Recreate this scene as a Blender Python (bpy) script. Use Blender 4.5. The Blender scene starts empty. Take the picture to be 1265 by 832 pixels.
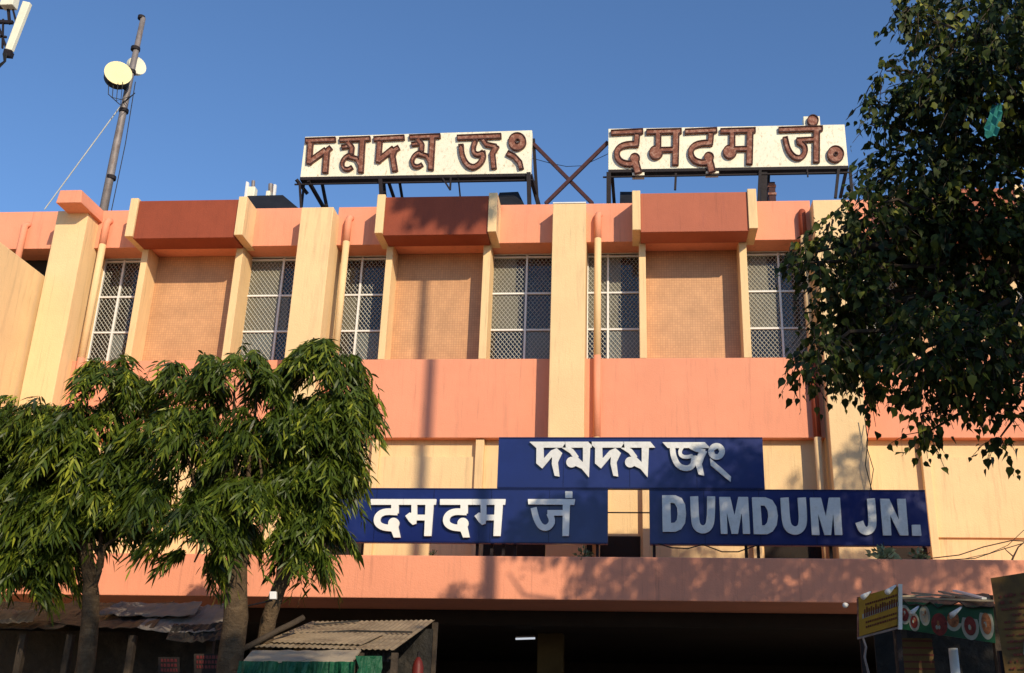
import bpy, math, random
import numpy as np
from mathutils import Vector
random.seed(7); RNG = np.random.default_rng(7)
S = bpy.context.scene
COL = S.collection

# ------------------------------------------------------------------ camera
F, PX, PY = 1298.0, 693.0, 416.0            # focal length and principal point, in photo pixels
def _n(v): v = np.array(v, float); return v / np.linalg.norm(v)
_Z = _n([64, 3481, -F]); _X = -_n([-19740, -121, -F]); _X = _n(_X - _Z * _X.dot(_Z)); _Y = np.cross(_Z, _X)
ROT = np.array([_X, _Y, _Z]); EYE = np.array([0, 0, 1.6])
cd = bpy.data.cameras.new('camera'); cam = bpy.data.objects.new('camera', cd); COL.objects.link(cam)
from mathutils import Matrix
cam.matrix_world = Matrix.Translation(Vector(EYE)) @ Matrix([list(r) for r in ROT]).to_4x4()
cd.sensor_width = 36; cd.lens = 36 * F / 1265; cd.shift_x = (632.5 - PX) / 1265; cd.shift_y = 0
cd.clip_end = 2000; S.camera = cam
def at(u, v, Y):
    d = ROT @ _n([u - PX, -(v - PY), -F]); return EYE + d * (Y / d[1])

# ------------------------------------------------------------------ light
SUN = _n([.66, -1, .55]); SUNV = [.66, -1, .55]
EL = math.asin(SUN[2]); AZ = math.atan2(SUN[0], SUN[1])
w = bpy.data.worlds.new('World'); S.world = w; w.use_nodes = True
nt = w.node_tree; bg = nt.nodes['Background']; sk = nt.nodes.new('ShaderNodeTexSky')
sk.sky_type = 'NISHITA'; sk.sun_disc = False; sk.sun_elevation = EL; sk.sun_rotation = AZ
sk.air_density = 1.0; sk.dust_density = 0.3; sk.ozone_density = 6.2
nt.links.new(sk.outputs[0], bg.inputs[0]); bg.inputs[1].default_value = 0.15
sd = bpy.data.lights.new('sun', 'SUN'); sd.energy = 3.95; sd.angle = math.radians(.55); sd.color = (1, .85, .62)
so = bpy.data.objects.new('sun', sd); COL.objects.link(so); so.location = (20, -30, 30)
so.rotation_euler = Vector(SUN).to_track_quat('Z', 'Y').to_euler()
S.view_settings.view_transform = 'Standard'; S.view_settings.look = 'None'
S.cycles.diffuse_bounces = 3; S.cycles.max_bounces = 8
S.view_settings.exposure = 0.17; S.view_settings.gamma = 1

# ------------------------------------------------------------------ materials
def _new(name):
    m = bpy.data.materials.new(name); m.use_nodes = True
    return m, m.node_tree, m.node_tree.nodes['Principled BSDF']
def paint(name, col, rough=.8, var=.12, scale=1.2, bump=.15, bscale=60, metal=0, dirt=None, dirt_amt=.5, dirt_scale=(3, 3, .5), dirt_lo=.55, spec=.3, coat=0, streak=0):
    m, t, p = _new(name); N = t.nodes.new; L = t.links.new
    tc = N('ShaderNodeTexCoord'); n1 = N('ShaderNodeTexNoise'); n1.inputs['Scale'].default_value = scale; n1.inputs['Detail'].default_value = 8
    n1.inputs['Roughness'].default_value = .65
    L(tc.outputs['Object'], n1.inputs['Vector'])
    r = N('ShaderNodeMapRange'); r.inputs[1].default_value = .3; r.inputs[2].default_value = .7; r.inputs[3].default_value = 1 - var; r.inputs[4].default_value = 1 + var
    L(n1.outputs[0], r.inputs[0])
    mx = N('ShaderNodeVectorMath'); mx.operation = 'SCALE'; mx.inputs[0].default_value = col[:3]; L(r.outputs[0], mx.inputs[3] if len(mx.inputs) > 3 else mx.inputs['Scale'])
    out = mx.outputs[0]
    if dirt:
        mp = N('ShaderNodeMapping'); mp.inputs['Scale'].default_value = dirt_scale; L(tc.outputs['Object'], mp.inputs[0])
        n2 = N('ShaderNodeTexNoise'); n2.inputs['Scale'].default_value = 1; n2.inputs['Detail'].default_value = 10; n2.inputs['Roughness'].default_value = .7; L(mp.outputs[0], n2.inputs['Vector'])
        r2 = N('ShaderNodeMapRange'); r2.inputs[1].default_value = dirt_lo; r2.inputs[2].default_value = dirt_lo + .18; r2.inputs[4].default_value = dirt_amt; L(n2.outputs[0], r2.inputs[0])
        mi = N('ShaderNodeMix'); mi.data_type = 'RGBA'; L(r2.outputs[0], mi.inputs[0]); L(out, mi.inputs[6]); mi.inputs[7].default_value = (*dirt, 1); out = mi.outputs[2]
    if streak:                                             # thin rain streaks
        mp = N('ShaderNodeMapping'); mp.inputs['Scale'].default_value = (13, 13, .55); mp.inputs['Location'].default_value = (3, 7, 1); L(tc.outputs['Object'], mp.inputs[0])
        n4 = N('ShaderNodeTexNoise'); n4.inputs['Scale'].default_value = 1; n4.inputs['Detail'].default_value = 8; n4.inputs['Roughness'].default_value = .75; L(mp.outputs[0], n4.inputs['Vector'])
        r4 = N('ShaderNodeMapRange'); r4.inputs[1].default_value = .56; r4.inputs[2].default_value = .78; r4.inputs[4].default_value = streak; L(n4.outputs[0], r4.inputs[0])
        m4 = N('ShaderNodeMix'); m4.data_type = 'RGBA'; L(r4.outputs[0], m4.inputs[0]); L(out, m4.inputs[6]); m4.inputs[7].default_value = (col[0] * .35, col[1] * .35, col[2] * .4, 1); out = m4.outputs[2]
    L(out, p.inputs['Base Color']); p.inputs['Roughness'].default_value = rough; p.inputs['Metallic'].default_value = metal
    p.inputs['Specular IOR Level'].default_value = spec; p.inputs['Coat Weight'].default_value = coat
    if bump:
        n3 = N('ShaderNodeTexNoise'); n3.inputs['Scale'].default_value = bscale; n3.inputs['Detail'].default_value = 4; L(tc.outputs['Object'], n3.inputs['Vector'])
        ad = N('ShaderNodeMath'); ad.operation = 'MULTIPLY_ADD'; ad.inputs[1].default_value = 3; L(n1.outputs[0], ad.inputs[0]); L(n3.outputs[0], ad.inputs[2])
        b = N('ShaderNodeBump'); b.inputs['Strength'].default_value = bump; b.inputs['Distance'].default_value = .02; L(ad.outputs[0], b.inputs['Height']); L(b.outputs[0], p.inputs['Normal'])
    return m
CREAM = paint('cream_plaster', (.80, .56, .295), .85, .07, .9, .25, 45, dirt=(.48, .33, .19), dirt_amt=.55, dirt_scale=(5, 5, .45), dirt_lo=.54, streak=.7)
SALMON = paint('salmon_plaster', (.78, .31, .185), .85, .07, .8, .25, 45, dirt=(.50, .22, .14), dirt_amt=.5, dirt_scale=(5, 5, .5), dirt_lo=.54, streak=.6)
MAROON = paint('maroon_paint', (.27, .058, .026), .7, .10, 1.5, .2, 40, dirt=(.20, .045, .025), dirt_amt=.6, dirt_scale=(5, 5, .7), streak=.5)
MAROON_PALE = paint('pale_maroon_paint', (.42, .125, .07), .75, .08, 1.2, .2, 40, dirt=(.33, .10, .07), dirt_amt=.6, dirt_scale=(7, 7, .5), streak=.6)  # same maroon in a paler tone, for the right-hand boxes
WHITE = paint('white_paint', (.74, .73, .70), .5, .06, 3, .05)
SIGNWHITE = paint('rust_streaked_cream_enamel', (.82, .77, .60), .55, .08, 2, .08, 30, dirt=(.33, .20, .09), dirt_amt=.9, dirt_scale=(16, 16, 9), dirt_lo=.545)
RUST = paint('rusted_red_paint', (.23, .085, .055), .75, .45, 9, .4, 50, dirt=(.42, .29, .22), dirt_amt=.8, dirt_scale=(9, 9, 9), dirt_lo=.5)
RUSTRIM = paint('dark_rust_rim', (.055, .022, .018), .75, .4, 9, .3, 60)
IRON = paint('rusty_black_iron', (.014, .009, .010), .7, .4, 8, .2, 60)
IRONRED = paint('red_oxide_iron', (.055, .018, .02), .7, .3, 8, .2, 60)
BLUE = paint('navy_enamel', (.005, .013, .105), .3, .15, 1.6, .06, 15, spec=.5, dirt=(.02, .035, .16), dirt_amt=.5, dirt_scale=(1.5, 1.5, 1.2), dirt_lo=.55)
NAVYSEAM = paint('darker_navy_trim', (.003, .008, .06), .35, .2, 5, 0)
STEEL = paint('brushed_letter_steel', (.68, .675, .65), .45, .16, 5, .12, 20, metal=.15, dirt=(.45, .44, .38), dirt_amt=.7, dirt_scale=(5, 5, 5), dirt_lo=.5)
WHITELET = paint('white_letter_acrylic', (.80, .80, .76), .4, .06, 5, .05, 20, dirt=(.55, .55, .50), dirt_amt=.5, dirt_scale=(5, 5, 5), dirt_lo=.58)
GALV = paint('weathered_mast_steel', (.23, .20, .19), .6, .3, 4, .2, 40, metal=.3, dirt=(.13, .075, .05), dirt_amt=.8, dirt_scale=(9, 9, 2), dirt_lo=.52)
ANTWHITE = paint('antenna_plastic', (.78, .74, .58), .5, .05, 4, .03)
RADOME = paint('sun_yellowed_radome', (.80, .68, .34), .5, .05, 4, .03)
DARKROOF = paint('tarred_sheet', (.012, .012, .014), .7, .3, 3, .2, 30)
CONC = paint('grey_concrete', (.22, .19, .165), .9, .15, 1.5, .3, 40)
DARKIN = paint('shade_dark_plaster', (.026, .019, .015), .9, .2, 1, .2, 40)  # near-black base puts the deep shade of hall and low openings into the colour
ASPHALT = paint('asphalt', (.115, .095, .075), .9, .2, 2, .4, 90)
PAVING = paint('pavement_concrete', (.30, .25, .20), .9, .2, 2, .3, 60)
BARK = paint('tree_bark', (.085, .055, .03), .9, .4, 9, .9, 45, dirt=(.17, .12, .07), dirt_amt=.6, dirt_scale=(5, 5, 16), dirt_lo=.5)
TWIG = paint('dark_twig_bark', (.055, .04, .028), .9, .3, 9, .4, 45)
CABLE = paint('black_cable', (.012, .012, .012), .6, .1, 5, 0)
TIN = paint('rusting_tin_sheet', (.24, .18, .115), .75, .3, 4, .2, 40, dirt=(.10, .065, .04), dirt_amt=.8, dirt_scale=(2, 5, 2), dirt_lo=.5)
TARP = paint('green_tarpaulin', (.007, .075, .035), .5, .3, 6, .6, 14)
DARKTARP = paint('black_tarpaulin', (.016, .014, .012), .65, .5, 5, .6, 9, dirt=(.065, .052, .04), dirt_amt=.7, dirt_scale=(3, 3, 3), dirt_lo=.52)
PLY = paint('faded_plywood', (.36, .29, .20), .85, .2, 3, .2, 30, dirt=(.16, .11, .07), dirt_amt=.7, dirt_scale=(3, 9, 3))
YELLOW = paint('yellow_signboard_paint', (.30, .175, .012), .55, .25, 3, .05, 20, dirt=(.20, .11, .015), dirt_amt=.8, dirt_scale=(6, 6, 5), dirt_lo=.5)
MENUY = paint('ochre_menu_board_paint', (.105, .058, .010), .6, .25, 4, .05, 20, dirt=(.05, .025, .008), dirt_amt=.8, dirt_scale=(5, 5, 4), dirt_lo=.48)
GREENB = paint('green_banner_vinyl', (.006, .055, .018), .5, .3, 3, .05, 20)
PLATE = paint('printed_plate_white', (.27, .28, .23), .6, .15, 9, 0)
FOODR = paint('printed_red_curry', (.15, .018, .012), .6, .6, 22, 0)
FOODO = paint('printed_orange_noodles', (.28, .10, .035), .6, .6, 25, 0)
INK = paint('dark_red_lettering', (.10, .02, .012), .7, .2, 5, 0)
REDP = paint('red_paint', (.12, .014, .010), .5, .15, 6, .05)
TEAL = paint('teal_plastic', (.03, .20, .19), .5, .2, 5, .2)
CURTAIN = paint('pane_over_pale_curtain', (.14, .13, .09), .3, .15, 1.5, 0, spec=.5)
FROST = paint('frosted_grey_pane', (.125, .14, .13), .3, .15, 1.5, 0, spec=.5)
DARKGL = paint('dark_glass', (.006, .007, .008), .12, .2, 2, 0, spec=.6)
WIRE = paint('galvanised_grille_wire', (.50, .49, .43), .5, .1, 5, 0, metal=.3)
WOODC = paint('yellow_ochre_column_paint', (.08, .055, .02), .8, .2, 2, .2)
def tiles_mat():
    m, t, p = _new('mosaic_tile'); N = t.nodes.new; L = t.links.new
    tc = N('ShaderNodeTexCoord'); mp = N('ShaderNodeMapping'); mp.inputs['Rotation'].default_value = (math.pi / 2, 0, 0); L(tc.outputs['Object'], mp.inputs[0])
    br = N('ShaderNodeTexBrick'); br.offset = 0; br.squash = 1; br.inputs['Scale'].default_value = 1; br.inputs['Brick Width'].default_value = .052; br.inputs['Row Height'].default_value = .052
    br.inputs['Mortar Size'].default_value = .005; br.inputs['Mortar Smooth'].default_value = .3; br.inputs['Bias'].default_value = -.1
    br.inputs['Color1'].default_value = (.60, .325, .155, 1); br.inputs['Color2'].default_value = (.53, .28, .135, 1); br.inputs['Mortar'].default_value = (.45, .225, .11, 1)
    L(mp.outputs[0], br.inputs['Vector'])
    n = N('ShaderNodeTexNoise'); n.inputs['Scale'].default_value = 2.2; n.inputs['Detail'].default_value = 6; L(tc.outputs['Object'], n.inputs['Vector'])
    r = N('ShaderNodeMapRange'); r.inputs[1].default_value = .3; r.inputs[2].default_value = .7; r.inputs[3].default_value = .85; r.inputs[4].default_value = 1.12; L(n.outputs[0], r.inputs[0])
    s = N('ShaderNodeVectorMath'); s.operation = 'SCALE'; L(br.outputs[0], s.inputs[0]); L(r.outputs[0], s.inputs['Scale'])
    L(s.outputs[0], p.inputs['Base Color']); p.inputs['Roughness'].default_value = .6
    b = N('ShaderNodeBump'); b.inputs['Strength'].default_value = .35; b.inputs['Distance'].default_value = .004; b.invert = True; L(br.outputs[1], b.inputs['Height']); L(b.outputs[0], p.inputs['Normal'])
    return m
TILES = tiles_mat()
def leaf_mat(name, dark, mid, light, rough=.42, trans=.25):
    m, t, p = _new(name); N = t.nodes.new; L = t.links.new
    a = N('ShaderNodeAttribute'); a.attribute_name = 'tone'
    cr = N('ShaderNodeValToRGB'); e = cr.color_ramp.elements; e[0].color = (*dark, 1); e[1].color = (*light, 1); e[1].position = 1
    q = e.new(.6); q.color = (*mid, 1)
    L(a.outputs['Fac'], cr.inputs[0]); L(cr.outputs[0], p.inputs['Base Color']); p.inputs['Roughness'].default_value = rough; p.inputs['Specular IOR Level'].default_value = .3
    tr = N('ShaderNodeBsdfTranslucent'); L(cr.outputs[0], tr.inputs[0]); ms = N('ShaderNodeMixShader'); ms.inputs[0].default_value = trans
    L(p.outputs[0], ms.inputs[1]); L(tr.outputs[0], ms.inputs[2]); L(ms.outputs[0], t.nodes['Material Output'].inputs[0])
    return m
MASTLEAF = leaf_mat('mast_tree_leaf', (.014, .028, .005), (.07, .105, .010), (.34, .36, .035), .42, .18)
PEEPLEAF = leaf_mat('peepal_leaf', (.010, .020, .005), (.045, .070, .010), (.30, .30, .04), .6, .25)
WEEDLEAF = leaf_mat('weed_leaf', (.06, .09, .03), (.22, .27, .14), (.36, .42, .24))
def emis(name, col, st):
    m, t, p = _new(name); p.inputs['Base Color'].default_value = (*col, 1); p.inputs['Emission Color'].default_value = (*col, 1); p.inputs['Emission Strength'].default_value = st; return m
TUBE = emis('lit_fluorescent_tube', (.7, .76, .85), .7)

# ------------------------------------------------------------------ object helpers
class MB:
    def __init__(s): s.v = []; s.f = []
    def add(s, vs, fs):
        o = len(s.v); s.v += [tuple(map(float, x)) for x in vs]; s.f += [tuple(i + o for i in f) for f in fs]; return s
    def box(s, x0, x1, y0, y1, z0, z1):
        return s.add([(x0, y0, z0), (x1, y0, z0), (x1, y1, z0), (x0, y1, z0), (x0, y0, z1), (x1, y0, z1), (x1, y1, z1), (x0, y1, z1)],
                     [(0, 3, 2, 1), (4, 5, 6, 7), (0, 1, 5, 4), (1, 2, 6, 5), (2, 3, 7, 6), (3, 0, 4, 7)])
    def tube(s, pts, r, n=8, cap=True):
        pts = [Vector(p) for p in pts]; k = len(pts); rs = r if isinstance(r, (list, tuple)) else [r] * k
        vs = []; prev = None
        for i, p in enumerate(pts):
            d = (pts[min(i + 1, k - 1)] - pts[max(i - 1, 0)]).normalized()
            a = (prev if prev else (Vector((0, 0, 1)) if abs(d.z) < .9 else Vector((1, 0, 0)))); a = (a - d * a.dot(d)).normalized(); prev = a; b = d.cross(a)
            for j in range(n): t = 2 * math.pi * j / n; vs.append(p + (a * math.cos(t) + b * math.sin(t)) * rs[i])
        fs = [(i * n + j, i * n + (j + 1) % n, (i + 1) * n + (j + 1) % n, (i + 1) * n + j) for i in range(k - 1) for j in range(n)]
        if cap: fs += [tuple(range(n))[::-1], tuple((k - 1) * n + j for j in range(n))]
        return s.add(vs, fs)
    def bar(s, p, q, w=.05, h=None):                       # rectangular bar between two points
        p, q = Vector(p), Vector(q); h = h or w; d = (q - p).normalized(); a = Vector((0, 0, 1)) if abs(d.z) < .9 else Vector((0, 1, 0))
        a = (a - d * a.dot(d)).normalized(); b = d.cross(a); vs = []
        for c in (p, q):
            for i, j in ((-1, -1), (1, -1), (1, 1), (-1, 1)): vs.append(c + b * (w / 2 * i) + a * (h / 2 * j))
        return s.add(vs, [(0, 3, 2, 1), (4, 5, 6, 7), (0, 1, 5, 4), (1, 2, 6, 5), (2, 3, 7, 6), (3, 0, 4, 7)])
    def slab(s, c, t):                                     # four corners (a, b, c, d) extruded by t along their normal
        c = [Vector(x) for x in c]; n = (c[1] - c[0]).cross(c[3] - c[0]).normalized() * t; k = len(c)
        vs = c + [x + n for x in c]
        return s.add(vs, [tuple(range(k))[::-1], tuple(range(k, 2 * k))] + [(i, (i + 1) % k, k + (i + 1) % k, k + i) for i in range(k)])
    def disc(s, c, n, r, t, k=24, ry=None, up=(0, 0, 1)):
        n = Vector(n).normalized(); a = Vector(up); a = (a - n * a.dot(n)).normalized(); b = n.cross(a); c = Vector(c); ry = ry or r
        ring = [c + b * (math.cos(6.28319 * i / k) * r) + a * (math.sin(6.28319 * i / k) * ry) for i in range(k)]
        vs = ring + [p + n * t for p in ring]
        return s.add(vs, [tuple(range(k))[::-1], tuple(range(k, 2 * k))] + [(i, (i + 1) % k, k + (i + 1) % k, k + i) for i in range(k)])
def root_loc(o):
    while o.parent: o = o.parent
    return np.array(o.location)
def tag(o, label=None, cat=None, group=None, kind=None):
    for k, v in (('label', label), ('category', cat), ('group', group), ('kind', kind)):
        if v: o[k] = v
    return o
def link(name, me, mat, parent=None, label=None, kind=None, bevel=0, smooth=False):
    o = bpy.data.objects.new(name, me); COL.objects.link(o)
    if not me.materials: me.materials.append(mat)
    if parent: o.parent = parent
    tag(o, label, kind=kind)
    if bevel:
        b = o.modifiers.new('bevel', 'BEVEL'); b.width = bevel; b.segments = 2; b.limit_method = 'ANGLE'; b.angle_limit = .7
    if smooth: me.shade_smooth()
    return o
def part(name, mb, mat, parent=None, label=None, kind=None, bevel=0, smooth=False):
    me = bpy.data.meshes.new(name); v = np.array(mb.v); 
    if parent: v = v - root_loc(parent)
    me.from_pydata(v.tolist(), [], mb.f); me.update()
    return link(name, me, mat, parent, label, kind, bevel, smooth)
def thing(name, label, cat, loc=(0, 0, 0), group=None):
    o = bpy.data.objects.new(name, None); COL.objects.link(o); o.location = loc; o.empty_display_size = .2
    return tag(o, label, cat, group)
def solo(name, mb, mat, label, cat, group=None, **k):
    v = np.array(mb.v); loc = np.array([(v[:, 0].min() + v[:, 0].max()) / 2, (v[:, 1].min() + v[:, 1].max()) / 2, v[:, 2].min()])
    me = bpy.data.meshes.new(name); me.from_pydata((v - loc).tolist(), [], mb.f); me.update()
    o = link(name, me, mat, None, None, **k); o.location = loc
    return tag(o, label, cat, group)

# ------------------------------------------------------------------ ground
part('ground', MB().add([(-600, -600, 0), (600, -600, 0), (600, 600, 0), (-600, 600, 0)], [(0, 1, 2, 3)]), ASPHALT, kind='structure')
part('pavement', MB().box(-30, 30, 10.9, 17.9, -.05, .13), PAVING, kind='structure', bevel=.02)

# ------------------------------------------------------------------ the station building
BX = [-12.29 + 5.35 * i for i in range(5)]      # left edges of the five pillars
PW, PF = .69, 19.54                             # pillar width and front plane
B = thing('station_building', 'two storey salmon and cream railway station building with maroon parapet boxes behind the signs', 'building', (0, 20, 0))
bv = .012
bays = list(range(4))
# main carcass
part('wall', MB().box(-30, 12, 20.62, 34, 4.0, 11.9), DARKIN, B, 'dark core wall behind the windows')
part('roof', MB().box(-30, 12, 20.3, 34, 11.93, 12.0), CONC, B)
X0, X1 = -30, 11.0
segs = [(-30, BX[0] + .05)] + [(BX[i] + PW - .03, BX[i + 1] + .03) for i in bays]
for n_, (a, b) in enumerate(segs):
    part('parapet', MB().box(a, b, 20.0, 20.35, 11.19, 12.1), SALMON, B, bevel=bv)
    part('soffit', MB().box(a, b, 20.352, 20.66, 11.2, 11.35), SALMON, B)
    part('spandrel', MB().box(a, b, 20.0, 20.62, 6.95, 8.6), SALMON, B, bevel=bv)
    part('lower_wall', MB().box(a, b, 20.2, 20.6, 4.0, 6.948), CREAM, B)
for i, x in enumerate(BX):
    top = 11.865
    part('pillar', MB().box(x, x + PW, PF, 20.7, 3.9, top), CREAM, B, bevel=bv)
    if i == 2:
        part('pillar_cap', MB().box(x + .0, x + PW, PF - .012, 19.99, top + .002, top + .03), WHITE, B, 'thin white coping on the middle pillar')
# cap beam over the first pillar
part('cap_beam', MB().add([(-12.07, 19.05, 11.80), (-11.52, 19.05, 11.80), (-11.52, 21.2, 11.80), (-12.07, 21.2, 11.80),
                           (-12.03, 19.05, 12.10), (-11.56, 19.05, 12.10), (-11.52, 21.2, 12.10), (-12.07, 21.2, 12.10)],
                          [(0, 3, 2, 1), (4, 5, 6, 7), (0, 1, 5, 4), (1, 2, 6, 5), (2, 3, 7, 6), (3, 0, 4, 7)]), SALMON, B, 'salmon beam end projecting over the leftmost pillar', bevel=bv)
# side wing on the left
part('wing_wall', MB().box(-20, -12.385, 8, 19.98, 0, 10.40), CREAM, B, 'plain cream wing wall running towards the street', bevel=bv)
mull_r = at(649, 400, 20.6)[0] - BX[1]; mull_l = at(751, 400, 20.6)[0] - BX[2]
ZW = [8.6, 9.44, 10.27, 11.13]
def window(x0, x1, xm, panes, tall=True):
    fr = MB(); y0, y1 = 20.555, 20.62; t = .04
    for z in (ZW[0] + .02, ZW[1], ZW[2], ZW[3] - .01): fr.box(x0 + t, x1 - t, y0, y1, z - t / 2 + .0, z + t / 2)
    fr.box(x0, x0 + t, y0 - .004, y1, ZW[0], ZW[3] + .05); fr.box(x1 - t, x1, y0 - .004, y1, ZW[0], ZW[3] + .05); fr.box(xm - t * .55, xm + t * .55, y0 - .006, y1, ZW[0], ZW[3] + .03)
    fr.box(x0, x1, y0 + .002, y1, ZW[3] + .045, 11.198)
    f = part('window', MB(), WHITE, B) if False else part('window', fr, WHITE, B, bevel=.004)
    k = 0
    for r in range(3):
        for c in range(2):
            a, b = ((x0 + t, xm - t * .55) if c == 0 else (xm + t * .55, x1 - t)); z0, z1 = ZW[r] + .03, ZW[r + 1] - .03
            kind = panes[k]; k += 1
            mat = {'d': DARKGL, 'c': CURTAIN, 'f': FROST}[kind[0]]
            if len(kind) > 1:                   # curtain only over part of the pane
                q = a + (b - a) * float(kind[1:]) / 10
                part('pane', MB().box(a, q, 20.598, 20.606, z0, z1), mat, f); part('pane', MB().box(q, b, 20.598, 20.606, z0, z1), DARKGL, f)
            else: part('pane', MB().box(a, b, 20.598, 20.606, z0, z1), mat, f)
    # diamond wire grille in front of the panes
    g = MB(); p = .088; zz0, zz1 = ZW[0] + .03, ZW[3] - .02; H = zz1 - zz0; sl = 1.25; yg = 20.585; r_ = .0062
    for s_ in (1, -1):
        kx = x0 - H / sl
        while kx < x1 + H / sl:
            pa = []
            for zz in (zz0, zz1):
                pass
            # line x = kx + s*(z - zz0)/sl
            zl, zh = zz0, zz1
            xa, xb = kx, kx + s_ * H / sl
            t0, t1 = 0.0, 1.0; dx = xb - xa
            for lo, hi in ((x0 + .03, x1 - .03),):
                ta, tb = (lo - xa) / dx, (hi - xa) / dx
                t0 = max(t0, min(ta, tb)); t1 = min(t1, max(ta, tb))
            if t1 - t0 > .01:
                P0 = (xa + dx * t0, yg + s_ * .003, zl + H * t0); P1 = (xa + dx * t1, yg + s_ * .003, zl + H * t1)
                g.tube([P0, P1], r_, 3, False)
            kx += p
    part('grille', g, WIRE, f)
    return f
pan_l = [['d', 'f4', 'd', 'd', 'd', 'd'], ['d', 'f', 'c', 'd', 'd', 'd'], ['d', 'f', 'c', 'c3', 'c', 'c4'], ['d', 'f', 'd', 'c', 'd', 'd']]
pan_r = [['f', 'd', 'c', 'c3', 'c', 'd'], ['d', 'f', 'c8', 'd', 'c7', 'd'], ['d', 'f', 'c9', 'd', 'c7', 'd'], ['c', 'f', 'd', 'c', 'd', 'd']]
for i in bays:
    x = BX[i]
    window(x + PW - .02, x + 1.82, x + mull_l, pan_l[i]); window(x + 3.96, x + 5.37, x + mull_r, pan_r[i])
    for a, b in ((1.785, 1.925), (3.86, 4.015)):
        part('post', MB().box(x + a, x + b, 20.003, 20.62, 8.602, 11.188), CREAM, B, bevel=.008)
        part('lower_post', MB().box(x + a + .02, x + b + .03, 20.06, 20.3, 4.0, 6.944), CREAM, B, bevel=.008)
    part('tile_panel', MB().box(x + 1.925, x + 3.86, 20.5, 20.61, 8.602, 11.192), TILES, B)
    mr = MAROON_PALE if i >= 2 else MAROON
    part('parapet_box', MB().box(x + 1.822, x + 4.012, 19.45, 19.998, 11.135, 12.03), mr, B, 'paler maroon parapet box' if i >= 2 else None, bevel=bv)
    for a, b in ((1.65, 1.82), (4.014, 4.195)):
        part('side_fin', MB().box(x + a, x + b, 19.4, 20.2, 11.17, 12.075), CREAM, B, bevel=bv)
    # ledge in the middle bay and low louvred openings beside the pillars
    part('ledge', MB().box(x + 1.93, x + 3.9, 20.14, 20.2, 5.07, 6.6), CREAM, B)
    for a, b in ((PW + .05, 1.76), (4.1, 5.3)):
        part('low_opening', MB().box(x + a, x + b, 20.185, 20.21, 4.3, 5.06), DARKIN, B)
# rain pipes
for i, x in enumerate(BX):
    xo = .93 if i < 3 else -.17
    xp = x + xo
    lo = 8.62
    part('drainpipe', MB().tube([(xp, 19.9, lo), (xp, 19.9, 11.22)], .072, 14), CREAM, B, smooth=True)
    part('drainpipe', MB().tube([(xp, 19.9, 11.2201), (xp, 19.9, 11.72), (xp + .01, 19.93, 11.79), (xp + .02, 20.02, 11.82)], .074, 14), SALMON if i != 3 else MAROON, B, smooth=True)
    part('drainpipe', MB().tube([(xp, 19.9, 6.93), (xp, 19.9, lo)], .074, 14), SALMON if i != 3 else MAROON, B, smooth=True)
    part('drainpipe', MB().tube([(xp, 19.9, 4.26), (xp, 19.9, 6.929)], .072, 14), CREAM, B, smooth=True)
x = -13.2
part('drainpipe', MB().tube([(x, 19.9, 10.3), (x, 19.9, 11.7), (x + .02, 20.05, 11.8)], .07, 12), SALMON, B, smooth=True)
# joint of the wing side: dark recess left of the first pillar
# canopy and the dark hall below
part('canopy', MB().box(-30, 16, 17.5, 20.6, 3.56, 4.26), SALMON, B, 'long salmon concrete canopy above the entrance hall', bevel=.015)
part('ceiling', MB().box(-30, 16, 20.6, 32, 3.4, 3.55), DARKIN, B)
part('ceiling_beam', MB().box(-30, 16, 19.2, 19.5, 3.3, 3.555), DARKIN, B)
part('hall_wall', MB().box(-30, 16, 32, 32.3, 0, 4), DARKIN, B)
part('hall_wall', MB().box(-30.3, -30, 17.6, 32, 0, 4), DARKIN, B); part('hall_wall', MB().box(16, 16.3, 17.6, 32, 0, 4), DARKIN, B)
for xx in (-12.2, -6.9, -1.9, 9.0):
    part('column', MB().box(xx, xx + .52, 21.9, 22.4, .0, 3.4), WOODC, B, bevel=.02)
part('hall_floor', MB().box(-30, 16, 17.9, 32, .0, .14), CONC, B)
# roof slabs showing behind the parapet
for (u0, v0, u1, v1, u2, v2, u3, v3, yb) in ((306, 245, 349, 244, 374, 257, 318, 258, 21.3), (617, 241, 640, 240, 650, 253, 622, 255, 21.2), (766, 240, 782, 240, 782, 252, 766, 252, 21.2)):
    a, b = at(u0, v0, yb), at(u1, v1, yb); zf = 12.16
    mb = MB().add([(a[0], 20.4, zf), (at(u2, v2, 20.4)[0], 20.4, zf), (b[0], yb, b[2]), (a[0], yb, a[2]), (a[0], 20.4, zf + .06), (at(u2, v2, 20.4)[0], 20.4, zf + .06), (b[0], yb, b[2] + .06), (a[0], yb, a[2] + .06)],
                  [(0, 3, 2, 1), (4, 5, 6, 7), (0, 1, 5, 4), (1, 2, 6, 5), (2, 3, 7, 6), (3, 0, 4, 7)])
    part('roof_sheet', mb, DARKROOF, B, 'black tarred sheet rising behind the parapet')

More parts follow.
